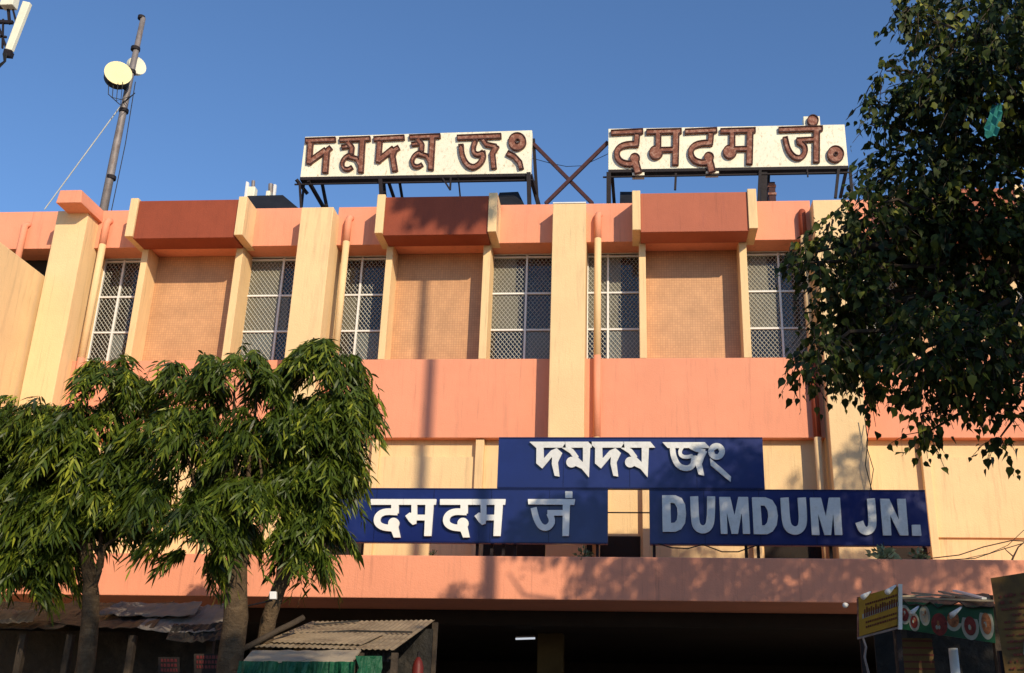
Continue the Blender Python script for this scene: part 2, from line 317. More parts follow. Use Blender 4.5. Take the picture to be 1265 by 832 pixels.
# ------------------------------------------------------------------ lettering engine
def seg_sd(X, Y, a, b, w):
    dx, dy = b[0] - a[0], b[1] - a[1]; L = math.hypot(dx, dy) or 1e-6; dx /= L; dy /= L
    t = (X - a[0]) * dx + (Y - a[1]) * dy; s = (X - a[0]) * -dy + (Y - a[1]) * dx
    return np.maximum(np.abs(s) - w / 2, np.maximum(-t, t - L))
def poly_sd(X, Y, P):
    d = np.full(X.shape, 1e9); ins = np.zeros(X.shape, bool); n = len(P)
    for i in range(n):
        (ax, ay), (bx, by) = P[i], P[(i + 1) % n]; ex, ey = bx - ax, by - ay
        t = np.clip(((X - ax) * ex + (Y - ay) * ey) / (ex * ex + ey * ey + 1e-9), 0, 1)
        d = np.minimum(d, np.hypot(X - ax - ex * t, Y - ay - ey * t))
        c = ((ay > Y) != (by > Y)) & (X < (bx - ax) * (Y - ay) / ((by - ay) if by != ay else 1e-9) + ax); ins ^= c
    return np.where(ins, -d, d)
def sdf(prims, X, Y):
    d = np.full(X.shape, 1e9)
    for p in prims:
        k = p[0]
        if k == 's':
            q = p[1]
            if len(q) > 4: q = smooth(q)
            e = np.full(X.shape, 1e9)
            for a, b in zip(q, q[1:]): e = np.minimum(e, seg_sd(X, Y, a, b, p[2]))
            ac = [0]
            for a, b in zip(q, q[1:]): ac.append(ac[-1] + math.hypot(b[0] - a[0], b[1] - a[1]))
            for a, l in zip(q[1:-1], ac[1:-1]):
                rr = p[2] / 2 if len(q) <= 5 else min(p[2] / 2, max(l, 0), max(ac[-1] - l, 0))
                e = np.minimum(e, np.hypot(X - a[0], Y - a[1]) - rr)
            d = np.minimum(d, e)
        elif k == 'p': d = np.minimum(d, poly_sd(X, Y, p[1]))
        elif k == 'c': d = np.minimum(d, np.hypot(X - p[1], Y - p[2]) - p[3])
        elif k == 'hp': d = np.maximum(d, -poly_sd(X, Y, p[1]))
        elif k == 'hc': d = np.maximum(d, -(np.hypot(X - p[1], Y - p[2]) - p[3]))
    return d
def smooth(q, it=2):
    for _ in range(it):
        r = [q[0]]
        for a, b in zip(q, q[1:]): r += [(a[0] * .75 + b[0] * .25, a[1] * .75 + b[1] * .25), (a[0] * .25 + b[0] * .75, a[1] * .25 + b[1] * .75)]
        q = r + [q[-1]]
    return q
def bounds(prims):
    xs, ys = [], []
    for p in prims:
        if p[0] == 's': m = p[2] / 2 + 2; xs += [a[0] - m for a in p[1]] + [a[0] + m for a in p[1]]; ys += [a[1] - m for a in p[1]] + [a[1] + m for a in p[1]]
        elif p[0] == 'p': xs += [a[0] for a in p[1]]; ys += [a[1] for a in p[1]]
        elif p[0] == 'c': xs += [p[1] - p[3], p[1] + p[3]]; ys += [p[2] - p[3], p[2] + p[3]]
    return min(xs), max(xs), min(ys), max(ys)
def contours(D, gx, gy, lev):
    D = D - lev; D = np.where(np.abs(D) < 1e-6, 1e-6, D); H, W = D.shape; nx = {}
    def pt(e):
        i, j, k = e
        a, b = D[i, j], (D[i, j + 1] if k == 0 else D[i + 1, j]); t = a / (a - b)
        return (gx[j] + (gx[j + 1] - gx[j]) * t, gy[i]) if k == 0 else (gx[j], gy[i] + (gy[i + 1] - gy[i]) * t)
    I = D < 0
    for i in range(H - 1):
        for j in range(W - 1):
            c = (I[i, j] << 0) | (I[i, j + 1] << 1) | (I[i + 1, j + 1] << 2) | (I[i + 1, j] << 3)
            if c in (0, 15): continue
            T, R, Bt, L = (i, j, 0), (i, j + 1, 1), (i + 1, j, 0), (i, j, 1)
            for a, b in {1: [(T, L)], 2: [(R, T)], 3: [(R, L)], 4: [(Bt, R)], 5: [(T, L), (Bt, R)], 6: [(Bt, T)], 7: [(Bt, L)], 8: [(L, Bt)], 9: [(T, Bt)],
                         10: [(R, T), (L, Bt)], 11: [(R, Bt)], 12: [(L, R)], 13: [(T, R)], 14: [(L, T)]}[c]: nx[a] = b
    out = []
    while nx:
        s = next(iter(nx)); loop = [s]; e = nx.pop(s)
        while e != s and e in nx: loop.append(e); e = nx.pop(e)
        P = [pt(q) for q in loop]
        if len(P) < 6: continue
        keep = [P[0]]; lim = (gx[1] - gx[0]) * .06
        k = 0
        while k < len(P) - 1:
            m = k + 1
            while m + 1 < len(P) and m - k < 14:
                a, b = P[k], P[m + 1]; dx, dy = b[0] - a[0], b[1] - a[1]; L = math.hypot(dx, dy) or 1e-9
                if max(abs((q[0] - a[0]) * dy - (q[1] - a[1]) * dx) / L for q in P[k + 1:m + 1]) > lim: break
                m += 1
            keep.append(P[m]); k = m
        out.append(keep)
    return out
def extruded(name, loops, yfront, depth, mat, parent, **k):
    cu = bpy.data.curves.new('glyph', 'CURVE'); cu.dimensions = '2D'; cu.fill_mode = 'BOTH'; cu.extrude = depth / 2
    for lp in loops:
        sp = cu.splines.new('POLY'); sp.points.add(len(lp) - 1)
        for q, (a, b) in zip(sp.points, lp): q.co = (a, b, 0, 1)
        sp.use_cyclic_u = True
    ob = bpy.data.objects.new('glyph', cu); COL.objects.link(ob); bpy.context.view_layer.update()
    me = bpy.data.meshes.new_from_object(ob.evaluated_get(bpy.context.evaluated_depsgraph_get())); bpy.data.objects.remove(ob); bpy.data.curves.remove(cu)
    me.name = name; rl = root_loc(parent); co = np.zeros(len(me.vertices) * 3); me.vertices.foreach_get('co', co); co = co.reshape(-1, 3)
    co = np.stack([co[:, 0], yfront + depth / 2 - co[:, 2], co[:, 1]], 1) - rl
    me.vertices.foreach_set('co', co.ravel()); me.materials.clear(); me.update()
    return link(name, me, mat, parent, **k)
def glyph(prims, org, sc, off, Yp, depth, mat, parent, rim=None, standoff=0.0, label=None, step=.45):
    x0, x1, y0, y1 = bounds(prims); h = step * sc
    gx = np.arange(x0 - 2 * h, x1 + 3 * h, h); gy = np.arange(y0 - 2 * h, y1 + 3 * h, h); X, Y = np.meshgrid(gx, gy); D = sdf(prims, X, Y)
    def W(lps): return [[(lambda q: (q[0], q[2]))(at(org[0] + (a + off[0]) / sc, org[1] + (b + off[1]) / sc, Yp)) for a, b in l] for l in lps]
    c0 = contours(D, gx, gy, 0); yf = Yp - standoff - depth
    o = extruded('letter', W(c0), yf, depth, mat, parent, label=label)
    if rim:
        c1 = contours(D, gx, gy, -rim * sc)
        extruded('rim', W(c0) + W(c1), yf - .022, .021, RUSTRIM, o)
    return o

# ------------------------------------------------------------------ rooftop signs
A1, A2, SC = (360, 150), (510, 150), 7.85
DA = [('s', [(138, 198), (436, 186)], 48), ('s', [(192, 205), (176, 425)], 56), ('s', [(168, 412), (345, 285)], 56), ('s', [(392, 262), (345, 300)], 48), ('s', [(350, 285), (332, 512)], 60)]
MA = [('s', [(468, 190), (772, 178)], 46), ('s', [(545, 200), (592, 262), (585, 330)], 50), ('s', [(488, 262), (560, 250)], 40),
      ('s', [(590, 330), (530, 355), (492, 410), (510, 470), (560, 478), (598, 452)], 40), ('s', [(560, 350), (640, 372), (672, 440)], 44), ('s', [(695, 190), (676, 508)], 58)]
DA2 = [('s', [(800, 182), (1102, 166)], 48), ('s', [(862, 195), (846, 410)], 56), ('s', [(838, 400), (1000, 270)], 56), ('s', [(1050, 262), (1000, 290)], 48), ('s', [(1010, 270), (985, 340), (1010, 496)], 58)]
JA = [('s', [(430, 170), (862, 152)], 52), ('s', [(470, 232), (476, 330), (520, 425), (585, 462), (650, 430), (690, 360), (680, 298)], 54), ('s', [(615, 185), (585, 270), (600, 325), (650, 335), (690, 305)], 48),
      ('s', [(680, 180), (715, 235), (815, 255)], 46), ('s', [(820, 245), (775, 320), (790, 472)], 56)]
NG = [('c', 1015, 208, 88), ('hc', 1018, 205, 17), ('s', [(915, 315), (985, 350), (1040, 410), (1055, 475)], 52)]
HD = [('s', [(115, 200), (430, 184)], 50), ('s', [(372, 205), (362, 320)], 58), ('s', [(385, 310), (255, 312), (180, 355), (170, 425), (210, 485), (290, 505), (345, 490)], 58), ('c', 348, 448, 50), ('s', [(350, 470), (382, 592)], 74)]
HM = [('s', [(458, 192), (802, 182)], 50), ('s', [(577, 200), (575, 350)], 58), ('c', 552, 393, 68), ('s', [(590, 365), (735, 362)], 48), ('s', [(748, 190), (740, 516)], 66)]
HJ = [('s', [(482, 172), (912, 158)], 52), ('s', [(852, 165), (850, 490)], 64), ('s', [(655, 272), (840, 262)], 46), ('s', [(668, 285), (735, 320), (745, 390), (700, 448), (635, 440), (575, 370), (545, 240)], 52), ('c', 815, 82, 56)]
DOT = [('c', 1035, 408, 82), ('hc', 1038, 408, 14)]
YS = 20.6
def roof_sign(name, label, X, Z, cat='rooftop sign', tabs=()):
    t = thing(name, label, cat, ((X[0] + X[1]) / 2, YS + .3, 12.0))
    z0l, z1l, z0r, z1r = Z
    part('sign_panel', MB().slab([(X[0], YS, z0l), (X[1], YS, z0r), (X[1], YS, z1r), (X[0], YS, z1l)][::-1], .0) if False else
         MB().add([(X[0], YS, z0l), (X[1], YS, z0r), (X[1], YS, z1r), (X[0], YS, z1l), (X[0], YS + .22, z0l), (X[1], YS + .22, z0r), (X[1], YS + .22, z1r), (X[0], YS + .22, z1l)],
                  [(0, 1, 2, 3), (4, 7, 6, 5), (0, 4, 5, 1), (1, 5, 6, 2), (2, 6, 7, 3), (3, 7, 4, 0)]), SIGNWHITE, t, bevel=.008)
    for q in tabs: part('panel_tab', MB().box(q[0], q[1], YS + .002, YS + .2, q[2], q[3]), SIGNWHITE, t)
    fr = MB()
    fr.box(X[0] + .0, X[1], YS - .01, YS + .24, z0l - .075, z0l - .003)
    fr.bar((X[0] - .12, YS + .03, z0l - .17), (X[1] + .05, YS + .03, z0r - .15), .03)
    part('frame_rail', fr, IRON, t)
    return t
S1 = roof_sign('rooftop_sign', 'cream rooftop sign with rusty red Bengali letters, standing on iron legs above the left parapet', (-7.43, -2.19), (13.19, 14.24, 13.19, 14.30))
def legs(t, X, Z, seq, col=IRON):
    for (a, b, w_) in seq: part('leg', MB().bar(a, b, w_), col, t)
def L(u, v, y): return tuple(at(u, v, y))
legs(S1, None, None, [(L(366, 222, 20.7), L(380, 240, 20.9), .06), (L(370, 225, 20.6), L(372, 258, 20.6), .045), (L(376, 222, 21.1), L(372, 262, 21.3), .045), (L(381, 224, 20.6), L(400, 257, 21.4), .07), (L(397, 222, 21.2), L(404, 258, 21.2), .07),
    (L(470, 222, 20.6), L(472, 258, 20.6), .08), (L(474, 222, 21), L(477, 258, 20.8), .06), (L(479, 222, 20.7), L(491, 258, 21.4), .06), (L(493, 221, 21.2), L(499, 258, 21.2), .06),
    (L(546, 219, 20.6), L(556, 235, 20.6), .035), (L(557, 219, 20.6), L(556, 235, 20.6), .04), (L(566, 218, 20.6), L(570, 258, 21.0), .03),
    (L(653, 214, 20.6), L(654, 256, 20.6), .09), (L(655, 216, 20.7), L(666, 256, 21.3), .08), (L(659, 172, 20.85), L(664, 254, 21.1), .07)])
S2 = roof_sign('rooftop_sign', 'cream rooftop sign with rusty red Hindi letters and a raised dot, beside the tree', (-.46, 4.79), (13.25, 14.30, 13.25, 14.295),
    tabs=[(L(781, 212, YS)[0], L(796, 212, YS)[0], 13.10, 13.26), (L(872, 212, YS)[0], L(888, 212, YS)[0], 13.12, 13.26), (L(993, 150, YS)[0], L(1013, 150, YS)[0], 14.29, 14.52)])
legs(S2, None, None, [(L(752, 214, 20.6), L(752, 256, 20.6), .10), (L(756, 214, 20.7), L(759, 254, 21.3), .07), (L(835, 214, 20.65), L(834, 235, 20.65), .05),
    (L(939, 210, 20.6), L(937, 252, 20.6), .06), (L(944, 208, 20.7), L(943, 252, 20.7), .13), (L(950, 210, 21.2), L(948, 252, 21.2), .06),
    (L(997, 208, 20.6), L(998, 219, 20.6), .03), (L(1036, 208, 20.6), L(1032, 245, 20.6), .06), (L(1046, 208, 20.7), L(1038, 245, 21.2), .06), (L(1050, 208, 21), L(1053, 245, 21), .06)])
for pr, org, off in ((DA, A1, (0, 0)), (MA, A1, (0, 0)), (DA2, A1, (0, 0)), (MA, A1, (678, -26)), (JA, A2, (0, 0)), (NG, A2, (0, 0))):
    glyph(pr, org, SC, off, YS, .045, RUST, S1, rim=1.0)
for pr, org, off in ((HD, (740, 140), (0, 0)), (HM, (740, 140), (0, 0)), (HD, (740, 140), (716, -11)), (HM, (740, 140), (716, -8)), (HJ, (900, 140), (0, 0)), (DOT, (900, 140), (0, 0))):
    glyph(pr, org, SC, off, YS, .045, RUST, S2, rim=1.0)
xb = thing('cross_brace', 'rusty iron cross brace between the two rooftop signs', 'brace', (-1.3, 20.8, 12.1))
part('brace_bar', MB().bar(L(659, 178, 20.85), L(732, 252, 20.8), .075), IRONRED, xb); part('brace_bar', MB().bar(L(751, 176, 20.75), L(674, 252, 20.7), .075), IRONRED, xb)
solo('hanging_wire', MB().tube([L(655, 195, 20.9), L(680, 202, 20.9), L(700, 206, 20.9), L(720, 205, 20.9), L(752, 190, 20.9)], .008, 4), CABLE, 'thin slack wire hanging between the two rooftop signs', 'wire')
rb = thing('rusty_box', 'rusty red metal box on the roof under the right rooftop sign', 'metal box', L(953, 247, 21.0))
part('casing', MB().box(L(949, 240, 21)[0], L(957.5, 240, 21)[0], 20.9, 21.15, 12.05, 13.05), IRONRED, rb, bevel=.01)
for z in (12.5, 12.72, 12.92): part('band', MB().box(L(948, 240, 21)[0], L(958.3, 240, 21)[0], 20.88, 21.17, z, z + .05), RUST, rb)

# ------------------------------------------------------------------ blue signs on the canopy
YB = 17.8
def blue_sign(label, X, Z, posts, cat='sign'):
    t = thing('blue_sign', label, cat, ((X[0] + X[1]) / 2, YB + .1, 4.26), group='blue station name signs on the canopy')
    part('sign_board', MB().box(X[0], X[1], YB, YB + .12, Z[0], Z[1]), BLUE, t, bevel=.006)
    for k in range(1, int((X[1] - X[0]) / 1.15) + 1):
        xs = X[0] + k * (X[1] - X[0]) / (int((X[1] - X[0]) / 1.15) + 1); part('panel_seam', MB().box(xs - .006, xs + .006, YB - .0035, YB + .002, Z[0] + .01, Z[1] - .01), NAVYSEAM, t)
    for zz in (Z[0] + .012, Z[1] - .012): part('edge_trim', MB().box(X[0] + .002, X[1] - .002, YB - .009, YB - .0005, zz - .011, zz + .011), NAVYSEAM, t)
    for px_ in posts: part('post', MB().box(px_, px_ + .05, YB + .122, YB + .172, 4.262, Z[1] - .1), IRON, t)
    return t
C = blue_sign('upper navy sign board reading the station name in Bengali with silver letters', (-2.31, 2.27), (5.463, 6.37), (-2.2, 2.1))
D = blue_sign('lower left navy sign board with white Hindi letters beside the trees', (-5.4, -.395), (4.52, 5.46), (-4.9, -2.65, -2.4, -2.0, -.6))
E_ = blue_sign('lower right navy sign board reading DUMDUM JN. in grey metal letters', (.31, 4.93), (4.515, 5.458), (.36, 1.9, 3.3, 4.83))
for k in ((-.395, .31, 5.2), ):
    pass
part('tie_rod', MB().bar((-.55, YB + .15, 5.08), (.45, YB + .15, 5.08), .02), IRON, C)
O1, s1 = (650, 530), 4.865
LC = [[('p', [(20, 82), (235, 82), (240, 118), (60, 118)]), ('p', [(63, 110), (106, 110), (108, 182), (150, 135), (185, 120), (218, 150), (192, 205), (202, 292), (172, 286), (155, 215), (158, 172), (98, 243), (62, 212)])],
      [('p', [(232, 82), (395, 82), (395, 118), (240, 118)]), ('s', [(225, 108), (275, 140), (305, 180)], 30), ('c', 274, 205, 32), ('p', [(342, 110), (386, 110), (378, 297), (335, 245), (285, 222), (300, 165), (342, 205)])]]
for off in ((0, 0), (352, 0)):
    for k, g in enumerate(LC):
        if off[0] and k == 1: g = g + [('p', [(385, 82), (394, 82), (424, 118), (385, 118)])]
        glyph(g, O1, s1, off, YB, .035, STEEL, C, standoff=.02)
glyph([('p', [(818, 85), (1072, 85), (1105, 120), (850, 120)]), ('s', [(878, 112), (884, 170), (912, 228), (965, 246), (1005, 224), (1008, 165)], 34), ('s', [(940, 110), (921, 140), (930, 168), (962, 176), (1000, 166)], 22),
       ('s', [(985, 112), (1020, 130), (1075, 140)], 24), ('p', [(1040, 135), (1088, 140), (1070, 175), (1055, 215), (1070, 287), (1035, 278), (1015, 215), (1022, 180)])], O1, s1, (0, 0), YB, .035, STEEL, C, standoff=.02)
glyph([('c', 1143, 140, 50), ('hp', [(1133, 155), (1128, 135), (1150, 122), (1160, 140), (1148, 158)]), ('p', [(1103, 180), (1180, 245), (1230, 292), (1228, 324), (1108, 224)])], O1, s1, (0, 0), YB, .035, STEEL, C, standoff=.02)
O2, s2 = (440, 600), 3.953
LD = [('p', [(75, 70), (235, 70), (235, 98), (75, 98)]), ('s', [(193, 90), (193, 140)], 36), ('s', [(205, 133), (140, 130), (108, 152), (104, 185), (130, 207), (178, 212)], 32), ('c', 187, 188, 27), ('p', [(165, 200), (208, 200), (220, 257), (187, 257)])]
LM = [('p', [(234, 70), (395, 70), (392, 98), (234, 98)]), ('s', [(287, 90), (287, 160)], 28), ('p', [(243, 152), (265, 135), (300, 150), (297, 190), (280, 196), (262, 180)]), ('s', [(285, 160), (345, 160)], 28), ('p', [(342, 90), (382, 90), (370, 250), (335, 250)])]
for off in ((0, 0), (337, 0)):
    for g in (LD, LM): glyph(g, O2, s2, off, YB, .04, WHITELET, D, standoff=.025)
glyph([('p', [(840, 70), (1070, 70), (1066, 98), (842, 96)]), ('p', [(1010, 90), (1045, 90), (1040, 250), (1008, 250)]), ('s', [(935, 137), (1015, 137)], 27), ('s', [(945, 140), (962, 180), (935, 213), (902, 205), (880, 165), (868, 112)], 30),
       ('p', [(1022, 32), (1057, 32), (1057, 64), (1022, 64)])], O2, s2, (0, 0), YB, .04, WHITELET, D, standoff=.025)
O3, s3, O4, s4 = (800, 600), 7.028, (970, 600), 6.66
LE = [(O3, s3, [('p', [(125, 90), (240, 90), (295, 115), (325, 170), (333, 250), (325, 330), (290, 385), (240, 407), (130, 407)]), ('hp', [(198, 155), (232, 160), (255, 198), (260, 250), (252, 305), (232, 328), (202, 330)])]),
      (O3, s3, [('s', [(403, 100), (410, 310), (430, 370), (480, 392), (525, 370), (548, 310), (550, 100)], 70)]),
      (O3, s3, [('p', [(620, 105), (715, 105), (752, 265), (785, 105), (870, 105), (888, 425), (826, 425), (815, 235), (783, 425), (728, 425), (685, 235), (692, 425), (634, 425)])]),
      (O3, s3, [('p', [(903, 108), (1020, 108), (1080, 132), (1115, 190), (1128, 270), (1118, 350), (1085, 402), (1035, 428), (920, 428)]), ('hp', [(978, 178), (1015, 180), (1038, 220), (1045, 270), (1035, 325), (1015, 350), (990, 352)])]),
      (O4, s4, [('s', [(-9, 105), (2, 290), (22, 355), (80, 382), (130, 355), (145, 290), (132, 105)], 68)]),
      (O4, s4, [('p', [(198, 105), (290, 105), (330, 260), (355, 105), (446, 105), (466, 412), (404, 412), (390, 235), (374, 412), (320, 412), (265, 235), (279, 412), (216, 412)])]),
      (O4, s4, [('s', [(700, 112), (716, 310), (702, 365), (662, 384), (625, 362), (605, 303)], 66)]),
      (O4, s4, [('p', [(775, 115), (850, 115), (930, 290), (915, 115), (985, 115), (1008, 415), (940, 415), (858, 250), (868, 415), (800, 415)])]),
      (O4, s4, [('p', [(1035, 328), (1105, 328), (1115, 418), (1040, 418)])])]
for o_, s_, g in LE: glyph(g, o_, s_, (0, 0), YB, .035, STEEL, E_, standoff=.02)

# ------------------------------------------------------------------ masts and antennas
am = thing('antenna_mast', 'tall weathered steel mast with two dishes rising behind the left parapet', 'mast', (-12.68, 22, 12))
xm = -12.66
part('pole', MB().tube([(xm - .05, 22, 12), (xm - .03, 22, 14.6), (xm, 22, 16.8), (xm + .05, 22, 18.75)], [.105, .095, .08, .065], 14), GALV, am, smooth=True)
for z in (14.0, 15.9, 17.05, 17.75, 18.72): part('clamp', MB().tube([(xm, 22, z), (xm, 22, z + .09)], .115 if z < 18 else .09, 12), IRON, am)
dc = np.array(L(146, 91, 21.5))
dn = _n([.52, -.85, 0])
dk = part('dish', MB().disc(dc, dn, .31, -.26, 28), IRON, am)
part('dish_face', MB().disc(dc, dn, .325, .03, 28), RADOME, dk)
part('bracket', MB().bar(dc - dn * .1, (xm, 22, dc[2] + .1), .08), IRON, am)
part('bracket', MB().bar(dc - dn * .1 + np.array([0, 0, -.15]), (xm, 22, dc[2] - .2), .05), IRON, am)
d2 = np.array(L(167, 83, 22.3)); part('dish', MB().disc(d2, _n([.75, -.5, 0]), .24, .12, 24), ANTWHITE, am, 'small white dish behind the pole')
part('guy_rod', MB().tube([L(55, 259, 22), L(150, 130, 22)], .015, 8), WIRE, am)
wr = MB()
for k in range(4):
    a = dc + np.array([-.2 + .12 * k, 0, -.25]); wr.tube([a, a + [.05, 0, -.35 - .1 * k], a + [.25, .2, -.5 + .1 * k], (xm - .1, 22, dc[2] - .6)], .012, 4)
wr.tube([(xm + .16, 22, 16.8), (xm + .2, 22, 15), (xm + .14, 22, 12.2)], .012, 4)
part('cable', wr, CABLE, am)
ct = thing('cell_antenna_mast', 'white panel antenna on a mast cut off by the top left corner', 'antenna mast', (-16.9, 21.5, 12))
part('pole', MB().tube([(-16.9, 21.5, 12), (-16.9, 21.5, 20.6)], .09, 12), GALV, ct, smooth=True)
part('panel_antenna', MB().slab([L(6, 60, 21.2), L(14, 62, 21.2), L(37, 3, 21.2), L(28, 1, 21.2)], -.12), ANTWHITE, ct, bevel=.015)
part('antenna_foot', MB().slab([L(3, 68, 21.2), L(12, 69, 21.2), L(14, 63, 21.2), L(5, 60, 21.2)], -.14), IRON, ct)
part('radio_unit', MB().box(L(2, 8, 21.3)[0], L(18, 8, 21.3)[0], 21.2, 21.45, L(8, 9, 21.3)[2], L(8, -22, 21.3)[2]), ANTWHITE, ct, bevel=.02)
jb = MB()
for (a, b, w_) in (((-10, 8), (18, 10), .09), ((-10, 27), (16, 28), .08), ((10, 8), (12, 30), .06), ((-3, 30), (8, 60), .05), ((4, 24), (3, 60), .04), ((15, 8), (20, 28), .04), ((-8, 45), (8, 46), .05)): jb.bar(L(*a, 21.4), L(*b, 21.4), w_)
part('mount_bracket', jb, IRON, ct)
cb = MB()
for k in range(3): cb.tube([L(8 - 2 * k, 66, 21.2), L(7 - k, 76, 21.2), L(-1 - 3 * k, 84, 21.2), L(-12, 92, 21.4)], .016, 5)
part('cable', cb, CABLE, ct)
for (us, lab) in (((304, 232, 6), 'taller left white panel antenna pair peeping over the first maroon box'), ((330, 236, -6), 'smaller right white panel antenna pair peeping over the roof sheet')):
    u, v, dx = us
    pA = L(u, v, 21.8); t = thing('roof_antenna', lab, 'antenna', (pA[0], 21.8, 12.0), group='small antennas on the roof')
    if dx > 0:
        part('panel_antenna', MB().slab([L(u - 3, 246, 21.6), L(u + .5, 246, 21.6), L(u + 3, 225, 21.6), L(u - .2, 224, 21.6)], -.08), WHITE, t, bevel=.01)
        part('radio_box', MB().box(L(u + 2.5, 240, 21.7)[0], L(u + 12, 240, 21.7)[0], 21.6, 21.8, L(u, 247, 21.7)[2], L(u, 233, 21.7)[2]), ANTWHITE, t, bevel=.02)
        part('stub', MB().tube([L(u + 8, 246, 21.9), L(u + 9, 224, 21.9)], .045, 8), GALV, t)
    else:
        part('panel_antenna', MB().slab([L(u + 6, 246, 21.6), L(u + 9, 246, 21.6), L(u + 11, 228, 21.6), L(u + 8, 227.5, 21.6)], -.08), WHITE, t, bevel=.01)
        part('radio_box', MB().box(L(u, 240, 21.7)[0], L(u + 5, 240, 21.7)[0], 21.6, 21.8, L(u, 247, 21.7)[2], L(u, 238, 21.7)[2]), ANTWHITE, t, bevel=.02)
        part('stub', MB().tube([L(u + 4, 246, 21.9), L(u + 4.5, 228, 21.9)], .06, 8), GALV, t)
    part('base_rail', MB().bar((pA[0] - .3, 21.85, 12.05), (pA[0] + .3, 21.85, 12.05), .08), IRON, t)

# ------------------------------------------------------------------ foliage
def leaves(P, Dr, Nn, Ln, Wd, tone, prof, bend=.0):
    """P base points, Dr directions, Nn leaf normals, prof = [(t, halfwidth)]"""
    n = len(P); Dr = Dr / np.linalg.norm(Dr, axis=1, keepdims=True); Sd = np.cross(Dr, Nn); Sd /= np.linalg.norm(Sd, axis=1, keepdims=True) + 1e-9; Nn = np.cross(Sd, Dr)
    rows = []; 
    for (t, hw) in prof:
        c = P + Dr * (Ln * t)[:, None] + np.array([0, 0, -1.]) * (bend * Ln * t * t)[:, None]
        if hw == 0: rows.append(c[:, None, :])
        else:
            off = Sd * (Wd * hw)[:, None]; up = Nn * (Wd * hw * .35)[:, None]
            rows.append(np.stack([c - off + up, c + off + up], 1))
    V = np.concatenate(rows, 1); k = V.shape[1]; V = V.reshape(-1, 3)
    # template: base, (l,r)*m, tip
    m = (k - 2) // 2; T = [(0, 2, 1)]; Q = [(1 + 2 * i, 2 + 2 * i, 4 + 2 * i, 3 + 2 * i) for i in range(m - 1)]; T.append((2 * m - 1, 2 * m, 2 * m + 1))
    b = (np.arange(n) * k)[:, None]; tris = (np.array(T).reshape(1, -1) + b).reshape(-1, 3); quads = (np.array(Q).reshape(1, -1) + b).reshape(-1, 4) if Q else np.zeros((0, 4), int)
    me = bpy.data.meshes.new('crown'); me.vertices.add(len(V)); me.vertices.foreach_set('co', V.ravel())
    nl = tris.size + quads.size; me.loops.add(nl); me.loops.foreach_set('vertex_index', np.concatenate([tris.ravel(), quads.ravel()]).astype(np.int32))
    np_ = len(tris) + len(quads); me.polygons.add(np_)
    st = np.concatenate([np.arange(len(tris)) * 3, tris.size + np.arange(len(quads)) * 4]).astype(np.int32); me.polygons.foreach_set('loop_start', st)
    try: me.polygons.foreach_set('loop_total', np.concatenate([np.full(len(tris), 3), np.full(len(quads), 4)]).astype(np.int32))
    except Exception: pass
    at_ = me.attributes.new('tone', 'FLOAT', 'POINT'); at_.data.foreach_set('value', np.repeat(tone, k).astype(np.float32))
    me.update(calc_edges=True); me.validate(); return me
LANCE = [(0, 0), (.22, .42), (.55, .5), (.82, .25), (1, 0)]
HEART = [(0, 0), (.16, .46), (.45, .46), (.72, .16), (1, 0)]
def rnd(n, s=1.): return RNG.normal(0, s, (n, 3))
def mast_crown(lumps, Y, nsh, trunk):
    """weeping lanceolate foliage: lumps = (px, py, rx, rz) outlines in the photo, given a real depth"""
    allP, allD, allL, allT = [], [], [], []
    area = np.array([l[2] * l[3] for l in lumps], float); cnt = (area / area.sum() * nsh).astype(int)
    for (u, v, rx, rz), c in zip(lumps, cnt):
        ce = at(u, v, Y); s = 13.2 / 1298
        R = np.array([max(10, rx - 10) * s, rx * s * .9, max(14, rz - 8) * s])
        nc = max(5, c // 8); dc_ = rnd(nc); d = dc_[RNG.integers(0, nc, c)] + rnd(c, .22); c = len(d); d /= np.linalg.norm(d, axis=1, keepdims=True); d[:, 2] = np.where(d[:, 2] < -.35, -d[:, 2] * .6, d[:, 2])
        rad = RNG.uniform(.45, 1., c) ** .6
        base = ce + d * R * rad[:, None]
        out = d * [1, 1, .25] ; out /= np.linalg.norm(out, axis=1, keepdims=True) + 1e-9
        sl = RNG.uniform(.18, .50, c)                                # shoot length, arching outwards and then hanging
        tone0 = RNG.normal(.45, .16, c)
        m = 15
        for j in range(m):
            t = (j + .5) / m
            p = base + out * (sl * (t * .75))[:, None] + np.array([0, 0, 1.]) * (sl * (.35 * t - 1.15 * t * t))[:, None]
            side = np.cross(out, [0, 0, 1]); side /= np.linalg.norm(side, axis=1, keepdims=True) + 1e-9
            sg = 1 if j % 2 else -1
            dd = out * (.42 + .1 * t) + side * (sg * RNG.uniform(.15, .95, c))[:, None] + np.array([0, 0, -1.]) * RNG.uniform(.4, 1.25, c)[:, None] + rnd(c, .2)
            allP.append(p + rnd(c, .008)); allD.append(dd); allL.append(RNG.uniform(.10, .205, c)); allT.append(tone0 + RNG.normal(0, .09, c) + (.1 if t > .8 else 0))
    P, Dd, Ln, T = np.concatenate(allP), np.concatenate(allD), np.concatenate(allL), np.clip(np.concatenate(allT), 0, 1)
    N = rnd(len(P)) + (P - at(lumps[0][0], lumps[0][1], Y)) * [.5, .5, 0] + [0, 0, .8]
    return leaves(P, Dd, N, Ln, Ln * RNG.uniform(.13, .19, len(P)), T, LANCE, .22)
def curvy(a, b, n=6, amp=.05):
    a, b = np.array(a, float), np.array(b, float); o = [a]
    for i in range(1, n): o.append(a + (b - a) * i / n + RNG.normal(0, amp, 3))
    return [tuple(x) for x in o + [b]]
